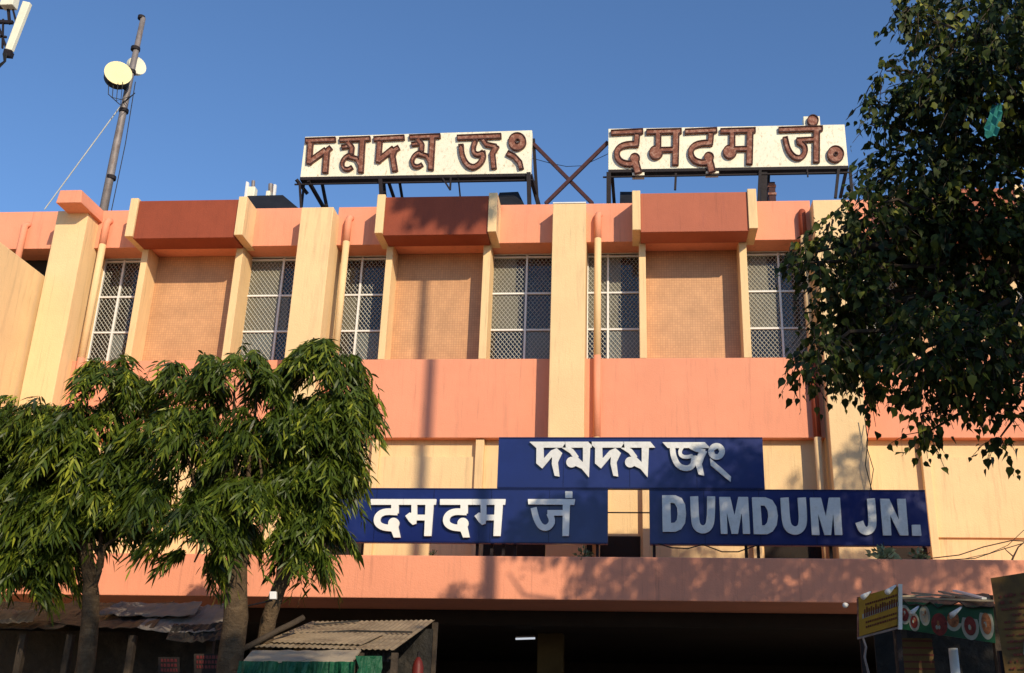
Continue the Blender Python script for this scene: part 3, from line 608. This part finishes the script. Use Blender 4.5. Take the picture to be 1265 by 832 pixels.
mast = [
 ('tall weeping mast tree at the left edge, its trunk hidden outside the frame', 12.9, (-70, 1000), [(20, 540, 52, 62), (-40, 560, 60, 80), (15, 620, 60, 95), (-40, 660, 60, 80), (25, 700, 38, 62)], 1350, (-95, .17)),
 ('weeping mast tree with dark trunk, second from the left edge', 12.6, (103, 1000), [(140, 484, 45, 50), (60, 530, 42, 48), (105, 560, 66, 72), (135, 610, 56, 70), (75, 640, 52, 66), (50, 690, 36, 56), (150, 640, 42, 52), (30, 715, 26, 36)], 1800, (103, .12)),
 ('weeping mast tree with the thick ringed trunk, between the other two round crowns', 12.3, (287, 1000), [(232, 472, 46, 50), (290, 470, 45, 52), (318, 478, 30, 40), (215, 540, 58, 60), (265, 560, 66, 76), (320, 560, 50, 66), (215, 620, 50, 66), (255, 660, 62, 58), (310, 625, 46, 56), (240, 695, 34, 34)], 1150, (288, .165)),
 ('weeping mast tree leaning right, its crown hanging over the Hindi blue sign', 12.7, (312, 1000), [(400, 462, 52, 50), (428, 518, 40, 54), (385, 540, 55, 66), (400, 585, 42, 60), (365, 610, 46, 60), (390, 650, 34, 44), (378, 690, 24, 34)], 1450, (303, .11)),
]
for lab, Y, base, lumps, nsh, (tu, tr) in mast:
    bp = at(tu, 880, Y); bx, by = bp[0], Y
    t = thing('mast_tree', lab, 'tree', (bx, by, .13), group='weeping mast trees in front of the station')
    me = mast_crown(lumps, Y, nsh, None); v = np.zeros(len(me.vertices) * 3); me.vertices.foreach_get('co', v); v = v.reshape(-1, 3) - root_loc(t); me.vertices.foreach_set('co', v.ravel())
    link('crown', me, MASTLEAF, t, kind='stuff')
    cx = np.mean([l[0] for l in lumps[:3]]); tp = at(cx, np.mean([l[1] for l in lumps]), Y)
    pts = curvy((bx, by, .1), (bx + (tp[0] - bx) * .22, by, 2.75), 5, .02) + curvy((bx + (tp[0] - bx) * .30, by, 3.0), tuple(tp), 5, .05)
    part('trunk', MB().tube(pts, list(np.linspace(tr, tr * .85, 6)) + list(np.linspace(tr * .8, .03, 6)), 14), BARK, t, smooth=True)
    br = MB()
    for (u, vv, rx, rz) in lumps[1:]:
        q = at(u, vv, Y + RNG.uniform(-.3, .3)); a = np.array(pts[6 + int(RNG.integers(0, 4))]); br.tube(curvy(a, q, 4, .05), [.045, .035, .028, .02, .01], 6)
    part('limb', br, BARK, t, smooth=True)

# peepal: heart shaped leaves on long thin twigs
pl = [(1195, 25, 80), (1135, 10, 38), (1220, 120, 92), (1150, 115, 56), (1095, 88, 26), (1075, 128, 16), (1092, 150, 26), (1088, 192, 22), (1130, 220, 66), (1075, 255, 40), (1035, 285, 40), (1008, 312, 34), (985, 325, 20), (1030, 345, 30), (1120, 270, 40), (1210, 230, 95), (1200, 320, 95),
      (1110, 320, 72), (1060, 350, 52), (1035, 395, 42), (1012, 430, 36), (992, 462, 22), (1090, 410, 56), (1060, 458, 34), (1150, 420, 66), (1072, 480, 16), (1150, 470, 36), (1137, 512, 15), (1143, 536, 6), (1220, 420, 62), (1215, 475, 36), (1255, 448, 32),
      (1260, 360, 70), (1250, 60, 90), (1228, 498, 12), (1262, 488, 14), (1185, 478, 20), (1236, 540, 3)]
YP = 9.3; px2m = 10.2 / 1298
spheres = []
for (u, v, r) in pl:
    y = YP + RNG.uniform(-.7, .7) * min(1, r / 60); c = at(u, v, y); spheres.append((c, max(5, r - 9) * px2m * (y / YP), 1.0))
for (x, y, z, r) in ((5.0, 9.3, 7.4, 1.1), (5.7, 9.2, 9.1, 1.0), (6.9, 9.5, 9.8, 1.1), (8.1, 9.3, 9.9, 1.0), (9.3, 9.2, 9.6, 1.1), (10.6, 9.3, 9.3, 1.0), (6.4, 9.3, 7.8, 1.1), (7.8, 9.4, 8.0, 1.1), (9.1, 9.2, 7.9, 1.0), (10.7, 9.3, 11.9, .6), (4.5, 9.4, 9.5, .6), (5.2, 9.5, 6.0, .9), (6.2, 10.6, 7.4, 1.0)):
    spheres.append((np.array([x, y, z]), r, .9 if 9 < z < 11 else .5))
pt_ = thing('peepal_tree', 'large dark peepal tree with heart shaped leaves filling the right side', 'tree', (6.5, 9.4, .13))
Pp, Dp, Tp = [], [], []
hub = np.array([5.8, 9.4, 6.6]); twm = MB()
for (c, r, dens) in spheres:
    nt_ = max(6, int(215 * dens * (r ** 1.9) / .35)); d = rnd(nt_); d /= np.linalg.norm(d, axis=1, keepdims=True); rad = RNG.uniform(.15, 1, nt_) ** .5
    base = c + d * (r * rad)[:, None]
    for i in range(nt_):                                           # each twig carries a spray of hanging leaves
        k = int(RNG.integers(4, 9)); dr = d[i] * [1, 1, .3] + [0, 0, -.45] + RNG.normal(0, .3, 3); dr /= np.linalg.norm(dr); ln = RNG.uniform(.12, .30)
        tt = np.linspace(0, 1, k); q = base[i] + dr * ln * tt[:, None] + np.array([0, 0, -.12]) * (tt ** 2)[:, None] + RNG.normal(0, .025, (k, 3))
        Pp.append(q); Dp.append(dr * .5 + RNG.normal(0, .45, (k, 3)) + [0, 0, -.75]); Tp.append(np.full(k, RNG.normal(.42, .2)) + RNG.normal(0, .12, k))
        if True: twm.tube([tuple(base[i]), tuple(base[i] + dr * ln * .5 + [0, 0, -.03]), tuple(base[i] + dr * ln + [0, 0, -.12])], [.006, .004, .0025], 3, False)
    twm.tube(curvy(c - (c - hub) * min(1, .9 / (np.linalg.norm(c - hub) + .01)), c, 4, .06), [.03, .025, .02, .014, .008], 5)
Pp, Dp, Tp = np.concatenate(Pp), np.concatenate(Dp), np.clip(np.concatenate(Tp), 0, 1); n = len(Pp)
Ln = RNG.uniform(.05, .118, n)
me = leaves(Pp - root_loc(pt_), Dp, rnd(n) + [0, -.3, .5], Ln, Ln * RNG.uniform(.62, .82, n), Tp, HEART, .1)
link('crown', me, PEEPLEAF, pt_, kind='stuff')
part('twigs', twm, TWIG, pt_, kind='stuff')
part('trunk', MB().tube([(6.5, 9.4, .0), (6.45, 9.4, 2), (6.3, 9.4, 3.8), (6.05, 9.4, 5.4), (5.8, 9.4, 6.6)], [.5, .4, .34, .28, .22], 16), BARK, pt_, smooth=True)
lm = MB()
for (u, v) in ((1180, 30), (1130, 120), (1080, 150), (1040, 290), (1100, 320), (1020, 420), (1090, 420), (1150, 500), (1230, 440), (1215, 150)):
    lm.tube(curvy(tuple(hub + RNG.normal(0, .1, 3)), tuple(at(u, v, YP)), 7, .09), list(np.linspace(.10, .012, 8)), 7)
for q in ((9, 9.3, 9.2), (7.4, 9.4, 9.8), (5.4, 9.3, 9.4), (10.2, 9.3, 8), (10.7, 9.3, 11.8)): lm.tube(curvy(tuple(hub), q, 6, .1), list(np.linspace(.13, .02, 7)), 7)
part('limb', lm, TWIG, pt_, smooth=True)
bagp = at(1228, 150, 8.3)
bg_ = MB(); vs = []; fs = []
for i in range(7):
    for j in range(4): vs.append(bagp + np.array([-.0 + .035 * (j - 1.5) * (1.3 - abs(i - 4) * .12) + .022 * (3 - i) * .8, .03 * math.sin(i * 2 + j * 2.3), .17 - .055 * i + .012 * math.sin(j * 3)]))
fs = [(i * 4 + j, i * 4 + j + 1, i * 4 + j + 5, i * 4 + j + 4) for i in range(6) for j in range(3)]
ob = solo('plastic_bag', MB().add(vs, fs), TEAL, 'torn teal plastic bag caught high in the peepal tree', 'plastic bag'); so_ = ob.modifiers.new('solid', 'SOLIDIFY'); so_.thickness = .004

# trees beside and behind the camera: they stand outside the frame and shade the street
def round_tree(name, label, base, ctr, R, n, ln, mat, tr, bare=None, kind_leaf=HEART):
    t = thing(name, label, 'tree', base)
    c = np.array(ctr); R = np.array(R); d = rnd(n); d /= np.linalg.norm(d, axis=1, keepdims=True); rad = RNG.uniform(.1, 1, n) ** .45
    lump = 1 + .22 * np.sin(d[:, 0] * 5 + 1) * np.sin(d[:, 2] * 6 + 2) + .15 * np.sin(d[:, 1] * 9)
    P = c + d * R * (rad * lump)[:, None]; L_ = RNG.uniform(.7, 1.3, n) * ln
    me = leaves(P - root_loc(t), d + rnd(n, .6) + [0, 0, -.5], rnd(n) + [0, 0, .5], L_, L_ * .7, np.clip(RNG.normal(.4, .15, n), 0, 1), kind_leaf, .1)
    link('crown', me, mat, t, kind='stuff')
    part('trunk', MB().tube([tuple(base), (base[0] + .05, base[1], base[2] + (c[2] - base[2]) * .5), tuple(c)], [tr, tr * .85, tr * .6], 14), BARK, t, smooth=True)
    return t
round_tree('broadleaf_tree', 'broad leafy street tree standing to the right of the camera, outside the frame', (8.3, 4.2, 0), (8.3, 4.2, 6.6), (4.2, 2.6, 3.3), 9500, .2, PEEPLEAF, .4)
px_t = at(523, 400, 20.5); s_ = 14.5; tX = px_t[0] + .66 * s_
ztop = 11.4 + .55 * 14
round_tree('slender_tree', 'tall slender tree with a bare straight trunk and small crown, outside the frame', (tX, 6, 0), (tX - .05, 6, ztop + .25), (1.0, .6, .42), 620, .24, PEEPLEAF, .13)

round_tree('broadleaf_tree', 'low unseen tree added behind the camera to shade the left stalls and trunks', (2.9, -2.6, 0), (3.1, -2.6, 8.5), (2.5, 1.8, 2.6), 8000, .2, PEEPLEAF, .25)  # unseen tree, added so its shadow darkens the left stalls and trunks

# ------------------------------------------------------------------ stalls at the left
def q3(c, u, v):  # bilinear point on four corners (bl, br, tr, tl)
    c = [np.array(x) for x in c]; return c[0] * (1 - u) * (1 - v) + c[1] * u * (1 - v) + c[2] * u * v + c[3] * (1 - u) * v
def sheet(name, c, mat, parent, nu=24, nv=3, amp=.015, waves=0, sag=0, th=.006, jag=0, crumple=0, **k):
    vs = []; n = np.cross(np.array(c[1]) - np.array(c[0]), np.array(c[3]) - np.array(c[0])); n = n / np.linalg.norm(n)
    for j in range(nv + 1):
        for i in range(nu + 1):
            u, v = i / nu, j / nv; o = amp * math.sin(u * waves * 2 * math.pi) if waves else RNG.normal(0, amp)
            if crumple: o += crumple * (math.sin(u * 23 + 5 * math.sin(v * 3.1 + u * 7)) * .6 + math.sin(u * 61 + v * 4) * .25 + RNG.normal(0, .25))
            p = q3(c, u, v) + n * (o - sag * 4 * u * (1 - u)) + np.array([0, 0, 0])
            if jag and j == 0: p = p + np.array([0, -RNG.uniform(0, jag), 0])
            vs.append(p)
    fs = [(j * (nu + 1) + i, j * (nu + 1) + i + 1, (j + 1) * (nu + 1) + i + 1, (j + 1) * (nu + 1) + i) for j in range(nv) for i in range(nu)]
    o = part(name, MB().add(vs, fs), mat, parent, **k); m = o.modifiers.new('solid', 'SOLIDIFY'); m.thickness = th; return o
st = thing('market_stall', 'stall with a rusting corrugated tin roof right of the thick tree trunk', 'stall', (-3.5, 13.4, .13))
cr = [L(312, 799, 12.5), L(487, 803, 12.5), L(537, 766, 14.3), L(385, 768, 14.3)]
sheet('roof', cr, TIN, st, 150, 2, .007, 25, .0, .004, jag=.05)
for (u0, v0, u1, v1) in ((.05, .35, .55, .52), (.5, .5, .98, .47), (.12, .75, .42, .9)):     # battens and loose sheets on the roof
    a = q3(cr, u0, v0) + [0, 0, .03]; b = q3(cr, u1, v1) + [0, 0, .03]; part('batten', MB().bar(a, b, .03, .02), DARKTARP, st)
sheet('loose_sheet', [q3(cr, .05, .08) + [0, 0, .03], q3(cr, .75, .06) + [0, 0, .03], q3(cr, .8, .4) + [0, 0, .04], q3(cr, .12, .42) + [0, 0, .04]], TIN, st, 110, 2, .006, 18, 0, .004)
for p in (cr[0], cr[1], cr[2], cr[3]): part('post', MB().bar((p[0], p[1] + .06, .1), (p[0], p[1] + .06, p[2] - .03), .07), TWIG, st)
part('back_wall', MB().box(cr[3][0], cr[2][0], 14.2, 14.25, .13, 2.8), DARKTARP, st)
sheet('side_curtain', [L(452, 818, 12.7), L(484, 818, 12.7), L(485, 804, 12.7), L(452, 803, 12.7)], DARKTARP, st, 16, 3, .012, 5, 0, .004)
part('counter', MB().box(-4.2, -2.9, 12.9, 13.6, .13, 1.0), DARKTARP, st)
part('ridge_pole', MB().tube(curvy(L(290, 806, 12.3), L(375, 763, 12.9), 5, .01), .035, 8), TWIG, st, smooth=True)
gs = thing('tarpaulin_stall', 'low stall covered with a green tarpaulin and a pale board on top', 'stall', (-3.6, 11.6, .13))
gt = [L(300, 817, 11.2), L(436, 817, 11.2), L(446, 803, 11.9), L(312, 804, 11.9)]
sheet('top_board', gt, PLY, gs, 12, 3, .006, 0, 0, .02)
g0 = L(296, 817, 11.18); g1 = L(440, 818, 11.18); g2 = L(466, 812, 11.7)
sheet('tarpaulin', [(g0[0], 11.14, 1.2), (g1[0], 11.12, 1.2), (g1[0], 11.17, g1[2] + .0), (g0[0], 11.17, g0[2])], TARP, gs, 60, 9, .004, 5, 0, .003, crumple=.045)
sheet('tarpaulin', [(g1[0] + .003, 11.12, 1.2), (g2[0] + .08, 11.8, 1.2), (g2[0], 11.85, g2[2] + .02), (g1[0], 11.17, g1[2] + .06)], TARP, gs, 24, 9, .004, 3, 0, .003, crumple=.045)
for p in gt: part('post', MB().bar((p[0], p[1] + .04, .1), (p[0], p[1] + .04, p[2] - .03), .05), TWIG, gs)
rd = thing('gas_cylinder', 'red cylinder standing at the right end of the tin roofed stall', 'cylinder', L(517, 836, 13.2))
c0 = np.array(L(517, 812, 13.2)); part('body', MB().tube([c0 + [0, 0, -1.0], c0 + [0, 0, -.95], c0 + [0, 0, -.12], c0 + [0, 0, -.05], c0 + [0, 0, 0]], [.05, .07, .07, .05, .02], 16), REDP, rd, smooth=True)
part('valve', MB().tube([c0 + [0, 0, -.001], c0 + [0, 0, .06]], .018, 8), IRON, rd); rd_t = part('stand', MB().box(c0[0] - .15, c0[0] + .15, 13.1, 13.4, .13, c0[2] - 1.0), DARKTARP, rd)
eb = thing('meter_box', 'small white box fixed on a wire beside the leaning tree trunk', 'box', L(338, 741, 12.2))
part('casing', MB().slab([L(334.5, 741, 12.2), L(342.5, 741, 12.2), L(342.5, 731.5, 12.2), L(334.5, 731.5, 12.2)], .05), WHITE, eb, bevel=.006)
part('bracket', MB().bar(L(300, 750, 12.4), L(336, 742, 12.25), .018), IRON, eb)
ds = thing('dark_stall', 'long dark stall with patched black tarpaulin roof behind the left trees', 'stall', (-7.5, 14.2, .13))
for (a, b, c_, d_, m_) in (((-60, 772, 13.2), (78, 775, 13.0), (112, 745, 14.6), (-60, 738, 14.6), DARKTARP), ((60, 768, 13.2), (190, 775, 13.1), (215, 744, 14.7), (90, 742, 14.7), DARKTARP), ((170, 776, 13.0), (275, 779, 13.0), (285, 745, 14.5), (200, 747, 14.6), CONC),
                           ((120, 757, 13.6), (240, 760, 13.6), (250, 743, 14.5), (150, 743, 14.5), CONC), ((205, 790, 12.8), (272, 790, 12.8), (276, 768, 13.2), (215, 770, 13.2), DARKTARP), ((-20, 764, 13), (40, 767, 13), (50, 752, 13.6), (-10, 750, 13.6), PLY)):
    sheet('roof_sheet', [L(*a), L(*b), L(*c_), L(*d_)], m_, ds, 18, 6, .007, 0, .03, .008, crumple=.008)
for u in (-40, 30, 88, 165, 262): p = at(u, 785, 13.3); part('post', MB().bar((p[0], 13.3, .1), (p[0], 13.3, 2.6), .08), TWIG, ds)
p0, p1 = at(-60, 780, 14.7), at(285, 780, 14.7); part('back_wall', MB().box(p0[0], p1[0], 14.7, 14.75, .13, 2.75), DARKTARP, ds)
part('counter', MB().box(p0[0], p1[0] - .2, 13.3, 13.9, .13, .95), DARKTARP, ds)
for (u, v, r_) in ((112, 790, .02), (138, 804, .02), (137, 789, .015)): pass
for (u0, v0, u1, v1, lab) in ((196, 812, 222, 832, 'red and black shop card hanging left in the dark stall'), (240, 808, 272, 834, 'red lettered shop card hanging beside the thick trunk')):
    t = thing('shop_card', lab, 'sign', L((u0 + u1) / 2, v1, 12.9)); part('card', MB().slab([L(u0, v1, 12.9), L(u1, v1, 12.9), L(u1, v0, 12.9), L(u0, v0, 12.9)], .01), DARKIN, t)
    ink = MB()
    for r in range(3):
        x = u0 + 3
        while x < u1 - 4:
            w_ = RNG.uniform(2, 4); ink.slab([L(x, v0 + 6 + r * 6, 12.885), L(x + w_, v0 + 6 + r * 6, 12.885), L(x + w_ - .5, v0 + 2.2 + r * 6, 12.885), L(x, v0 + 2.2 + r * 6, 12.885)], .006); x += w_ + 1
    part('lettering', ink, REDP, t, kind='stuff')

# ------------------------------------------------------------------ stalls at the right
ys = thing('yellow_signboard', 'yellow shop signboard with small spotlights on top, left of the green food banner', 'signboard', (2.5, 11, .13))
c = [L(1064, 787, 11.3), L(1110, 773, 10.9), L(1110, 725, 10.9), L(1063, 739, 11.3)]
part('board', MB().slab(c, .03), YELLOW, ys)
part('edge_trim', MB().bar(L(1112, 778, 10.88), L(1112, 722, 10.88), .035), WHITE, ys)
part('edge_trim', MB().bar(L(1061, 790, 11.32), L(1061, 738, 11.32), .03), RUST, ys)
part('edge_trim', MB().bar(L(1060, 789, 11.31), L(1113, 775, 10.89), .02), GALV, ys)
part('stripe', MB().slab([q3(c, .02, .44) + [0, -.046, 0], q3(c, .98, .50) + [0, -.046, 0], q3(c, .98, .60) + [0, -.046, 0], q3(c, .02, .56) + [0, -.046, 0]], .004), PLATE, ys)
ink = MB()
for k in range(15):
    u = .06 + k * .06; h = RNG.uniform(.18, .27); a = q3(c, u, .45 + .05 * u) + [0, -.056, 0]; b = q3(c, u + .035, .46 + .05 * u) + [0, -.056, 0]; d_ = q3(c, u + .03, .46 + h) + [0, -.056, 0]; e = q3(c, u + .005, .46 + h) + [0, -.056, 0]; ink.slab([a, b, d_, e], .004)
for row, v0 in enumerate((.30, .18, .76)):
    u = .1
    while u < .9:
        w_ = RNG.uniform(.02, .05); ink.slab([q3(c, u, v0) + [0, -.056, 0], q3(c, u + w_, v0) + [0, -.056, 0], q3(c, u + w_, v0 + .05) + [0, -.056, 0], q3(c, u, v0 + .05) + [0, -.056, 0]], .003); u += w_ + .02
part('lettering', ink, INK, ys, kind='stuff')
for (u, v) in ((1072, 800), (1100, 800)): pass
part('post', MB().bar((L(1064, 800, 11.35)[0], 11.38, .1), (L(1064, 760, 11.35)[0], 11.38, L(1064, 740, 11.35)[2]), .05), IRON, ys)
part('post', MB().bar((L(1108, 800, 11.0)[0], 11.0, .1), (L(1108, 760, 11.0)[0], 11.0, L(1108, 727, 11.0)[2]), .05), IRON, ys)
part('chain', MB().tube([L(1066, 788, 11.2), L(1070, 800, 11.2), L(1068, 812, 11.2), L(1073, 832, 11.2)], .012, 6), GALV, ys)
def spotlight(u, v, u2, v2, y, lab):
    a, b = np.array(L(u, v, y)), np.array(L(u2, v2, y - .12)); t = thing('spotlight', lab, 'lamp', tuple(a), group='small white spotlights on the food stalls')
    d = (b - a) / np.linalg.norm(b - a)
    part('arm', MB().tube([a + [0, .1, -.02], a, a + d * .05], .008, 6), GALV, t)
    part('lamp_head', MB().tube([a + d * .02, a + d * .07, a + (b - a) * .55, b], [.010, .015, .020, .028], 14), WHITE, t, smooth=True)
spotlight(1048, 747, 1044, 748, 11.5, 'leftmost white spotlight, just off the left end of the yellow signboard')
spotlight(1076, 731, 1066, 738, 11.1, 'white spotlight over the left half of the yellow signboard')
spotlight(1107, 723, 1096, 732, 10.8, 'white spotlight at the raised right corner of the yellow signboard')
spotlight(1135, 749, 1126, 758, 11.7, 'white spotlight over the left part of the green food banner')
spotlight(1188, 750, 1176, 760, 11.5, 'white spotlight over the right part of the green food banner')
fb = thing('food_stall', 'food stall with a green banner of dish pictures under a lean-to roof', 'stall', (3.4, 12, .13))
c = [L(1109, 777, 12.0), L(1230, 795, 11.6), L(1227, 751, 11.6), L(1109, 743, 12.0)]
bn = part('banner', MB().slab(c, .02), GREENB, fb)
nrm = np.cross(c[1] - np.array(c[0]), np.array(c[3]) - np.array(c[0])); nrm = nrm / np.linalg.norm(nrm)
for k, (u, v, rx, ry, m_) in enumerate(((1118, 760, 6.5, 10.5, FOODR), (1130, 769, 5.5, 10, FOODR), (1143, 761, 5.5, 11, PLY), (1161, 772, 8.5, 12, FOODR), (1178, 766, 9, 12.5, FOODO), (1199, 774, 9, 15, FOODR), (1219, 771, 7.5, 17, FOODO))):
    yy = 12.0 - .4 * (u - 1109) / 121; p = np.array(L(u, v, yy)); s = yy * 1.07 / 1298
    pl_ = part('plate', MB().disc(p + nrm * .022, nrm, rx * s, .006, 22, ry * s), PLATE if k != 3 else FOODR, bn); part('dish', MB().disc(p + nrm * .0285, nrm, rx * s * .68, .006, 18, ry * s * .68), m_, pl_)
    for _q in range(5): part('morsel', MB().disc(p + nrm * .035 + (np.array(c[1]) - c[0]) * .0 + np.array([RNG.uniform(-.35, .35) * rx * s, 0, RNG.uniform(-.35, .35) * ry * s]), nrm, rx * s * .16, .004, 8, ry * s * .2), (PLATE, FOODO, FOODR)[_q % 3], pl_)
rf = [L(1106, 743, 11.95), L(1230, 748, 11.5), L(1222, 733, 13.2), L(1112, 735, 13.4)]
sheet('roof', rf, DARKTARP, fb, 14, 4, .018, 0, .02, .01)
for (a, b) in (((.02, .2), (.35, .5)), ((.45, .95), (.85, .1)), ((.5, .75), (.95, .2)), ((.0, .05), (.99, .06)), ((.15, .8), (.6, .35))): part('roof_batten', MB().bar(q3(rf, *a) + [0, 0, .035], q3(rf, *b) + [0, 0, .035], .035, .02), PLY, fb)
part('white_batten', MB().bar(q3(rf, .62, .75) + [0, 0, .06], q3(rf, .9, .05) + [0, 0, .06], .05, .02), WHITE, fb)
for u in (0, 1): p = q3(rf, u, .05); part('post', MB().bar((p[0], p[1] + .1, .1), (p[0], p[1] + .1, p[2] - .02), .06), TWIG, fb); p = q3(rf, u, .95); part('post', MB().bar((p[0], p[1], .1), (p[0], p[1], p[2] - .02), .06), TWIG, fb)
part('back_wall', MB().box(2.95, 4.4, 13.5, 13.54, .13, 2.9), DARKTARP, fb)
part('counter', MB().box(2.9, 4.3, 11.9, 12.4, .13, 1.0), DARKTARP, fb)
tc = thing('striped_column', 'ochre column with thin dark rings below the left end of the food banner', 'column', (L(1131, 800, 12.5)[0], 12.6, .13))
x0, x1 = L(1113, 800, 12.5)[0], L(1152, 800, 12.5)[0]
part('shaft', MB().box(x0, x1, 12.5, 12.8, .13, 2.62), MENUY, tc)
for k in range(9): part('ring', MB().box(x0 - .004, x1 + .004, 12.494, 12.806, 2.58 - .075 * k, 2.6 - .075 * k), INK, tc)
wp = thing('white_post', 'short white post standing under the green food banner', 'post', (L(1177, 800, 12.3)[0], 12.3, .13)); xw = L(1177, 800, 12.3)[0]
part('shaft', MB().tube([(xw, 12.3, .13), (xw, 12.3, 2.5)], .05, 14), WHITE, wp, smooth=True); part('base', MB().tube([(xw, 12.3, 2.0), (xw, 12.3, 2.14)], .062, 14), BLUE, wp, 'blue band on the post')
mn = thing('menu_board', 'tall ochre menu board with rows of dark lettering at the right edge', 'signboard', (2.75, 8, .13))
c = [L(1247, 860, 7.8), L(1330, 860, 7.6), L(1318, 700, 7.6), L(1224.5, 715, 7.8)]
part('board', MB().slab(c, .025), MENUY, mn)
ink = MB()
for r in range(13):
    v = .82 - r * .055; u = .05 + RNG.uniform(0, .02)
    while u < (.62 if r > 1 else .9):
        w_ = RNG.uniform(.02, .06); h = RNG.uniform(.012, .02) * (1.4 if r < 2 else 1)
        if RNG.uniform() < .85:
            ink.slab([q3(c, u, v) + [0, -.032, 0], q3(c, u + w_, v) + [0, -.032, 0], q3(c, u + w_, v + h) + [0, -.032, 0], q3(c, u, v + h) + [0, -.032, 0]], .004)
        u += w_ + .012
part('lettering', ink, INK, mn, kind='stuff')
part('paper_notice', MB().slab([q3(c, .27, .33) + [0, -.04, 0], q3(c, .5, .30) + [0, -.04, 0], q3(c, .5, .42) + [0, -.04, 0], q3(c, .3, .44) + [0, -.04, 0]], .004), PLATE, mn)
for i_ in (0, 1): p = np.array(c[i_]); part('leg', MB().bar((p[0], p[1] + .05, .1), (p[0], p[1] + .05, p[2] + .3), .05), IRON, mn)
tl = thing('tube_light', 'lit fluorescent tube glowing under the dark hall ceiling', 'lamp', (L(649, 789, 21)[0], 21, 3.2))
a, b = L(637, 789.5, 21), L(661, 788.8, 21); part('tube', MB().tube([a, b], .018, 8), TUBE, tl); part('batten', MB().bar(np.array(a) + [0, .02, .035], np.array(b) + [0, .02, .035], .04, .03), GALV, tl)
part('hanger', MB().bar(np.array(a) + [.05, .02, .04], (a[0] + .05, 21.02, 3.4), .012), IRON, tl); part('hanger', MB().bar(np.array(b) + [-.05, .02, .04], (b[0] - .05, 21.02, 3.4), .012), IRON, tl)

# ------------------------------------------------------------------ wires and weeds
def cable(pts, r, label): return solo('cable', MB().tube(pts, r, 5), CABLE, label, 'cable')
cable([L(1068, 515, 19.4), L(1072, 545, 19.42), L(1069, 575, 19.42), L(1077, 606, 19.4), L(1080, 640, 19.4)], .010, 'straighter of two black cables running down beside the fourth pillar')
cable([L(1075, 518, 19.4), L(1070, 550, 19.38), L(1079, 580, 19.38), L(1075, 606, 19.4), L(1076, 640, 19.4)], .008, 'wavier of two black cables running down beside the fourth pillar')
cable([L(1150, 690, 19.0), L(1185, 686, 19.0), L(1215, 676, 19.0), L(1250, 668, 19.0), L(1290, 670, 19.0)], .010, 'upper black cable looping over the right end of the canopy')
cable([L(1170, 692, 19.0), L(1205, 690, 18.9), L(1235, 680, 18.8), L(1262, 672, 18.8), L(1290, 660, 18.8)], .008, 'thinner lower black cable looping over the right end of the canopy')
cable([L(813, 672, 17.75), L(830, 677, 17.74), L(850, 678, 17.74), L(868, 673, 17.75), L(892, 682, 17.74), L(912, 682, 17.74), L(935, 674, 17.75)], .011, 'black cable sagging below the DUMDUM JN. board')
cable([L(1210, 830, 12.4), L(1190, 700, 14), L(1262, 684, 17), L(1270, 690, 17.6)], .006, 'thin black cable rising behind the food stall') if False else None
cable([L(1155, 693, 19.1), L(1190, 691, 19.1), L(1222, 684, 19.1), L(1245, 674, 19.1), L(1265, 655, 19.1)], .006, 'thinnest black cable rising steeply at the right end of the canopy')
solo('dry_branch', MB().tube([L(1247, 700, 18.6), L(1252, 688, 18.6), L(1258, 676, 18.6), L(1268, 668, 18.6)], [.02, .016, .012, .008], 6).tube([L(1252, 688, 18.6), L(1243, 680, 18.6), L(1240, 676, 18.6)], [.012, .008, .005], 5), TWIG, 'dry forked branch lying on the right end of the canopy', 'branch')
def weed(u, v, y, sz, n, label, mat=WEEDLEAF, dark=False):
    p = np.array(L(u, v, y)); t = thing('weed', label, 'plant', (p[0], y, p[2])); d = rnd(n) * [1, .6, .5] + [0, 0, .7]; d /= np.linalg.norm(d, axis=1, keepdims=True)
    Lf = RNG.uniform(.5, 1, n) * sz; me = leaves(d * (RNG.uniform(0, .7, n) * sz)[:, None], d + rnd(n, .4), rnd(n) + [0, -1, .3], Lf * .5, Lf * .3, np.clip(RNG.normal(.2 if dark else .65, .2, n), 0, 1), HEART, .1)
    link('leaf_tuft', me, mat, t, kind='stuff'); sm = MB()
    for k in range(6): q = d[k] * sz; sm.tube([p, p + q * .5, p + q * .9 + [0, 0, .02]], .006, 4)
    part('stem', sm, TWIG, t)
weed(1090, 692, 17.62, .30, 90, 'pale green weed growing on the canopy under the letters JN')
weed(1135, 690, 17.7, .22, 30, 'dark scraggly weed on the canopy below the corner of the right blue sign', dark=True)
weed(535, 686, 17.62, .10, 26, 'small dry weed on the canopy edge below the Hindi blue sign', dark=True)
weed(722, 690, 17.62, .22, 40, 'dark weed on the canopy between the two lower blue signs', dark=True)
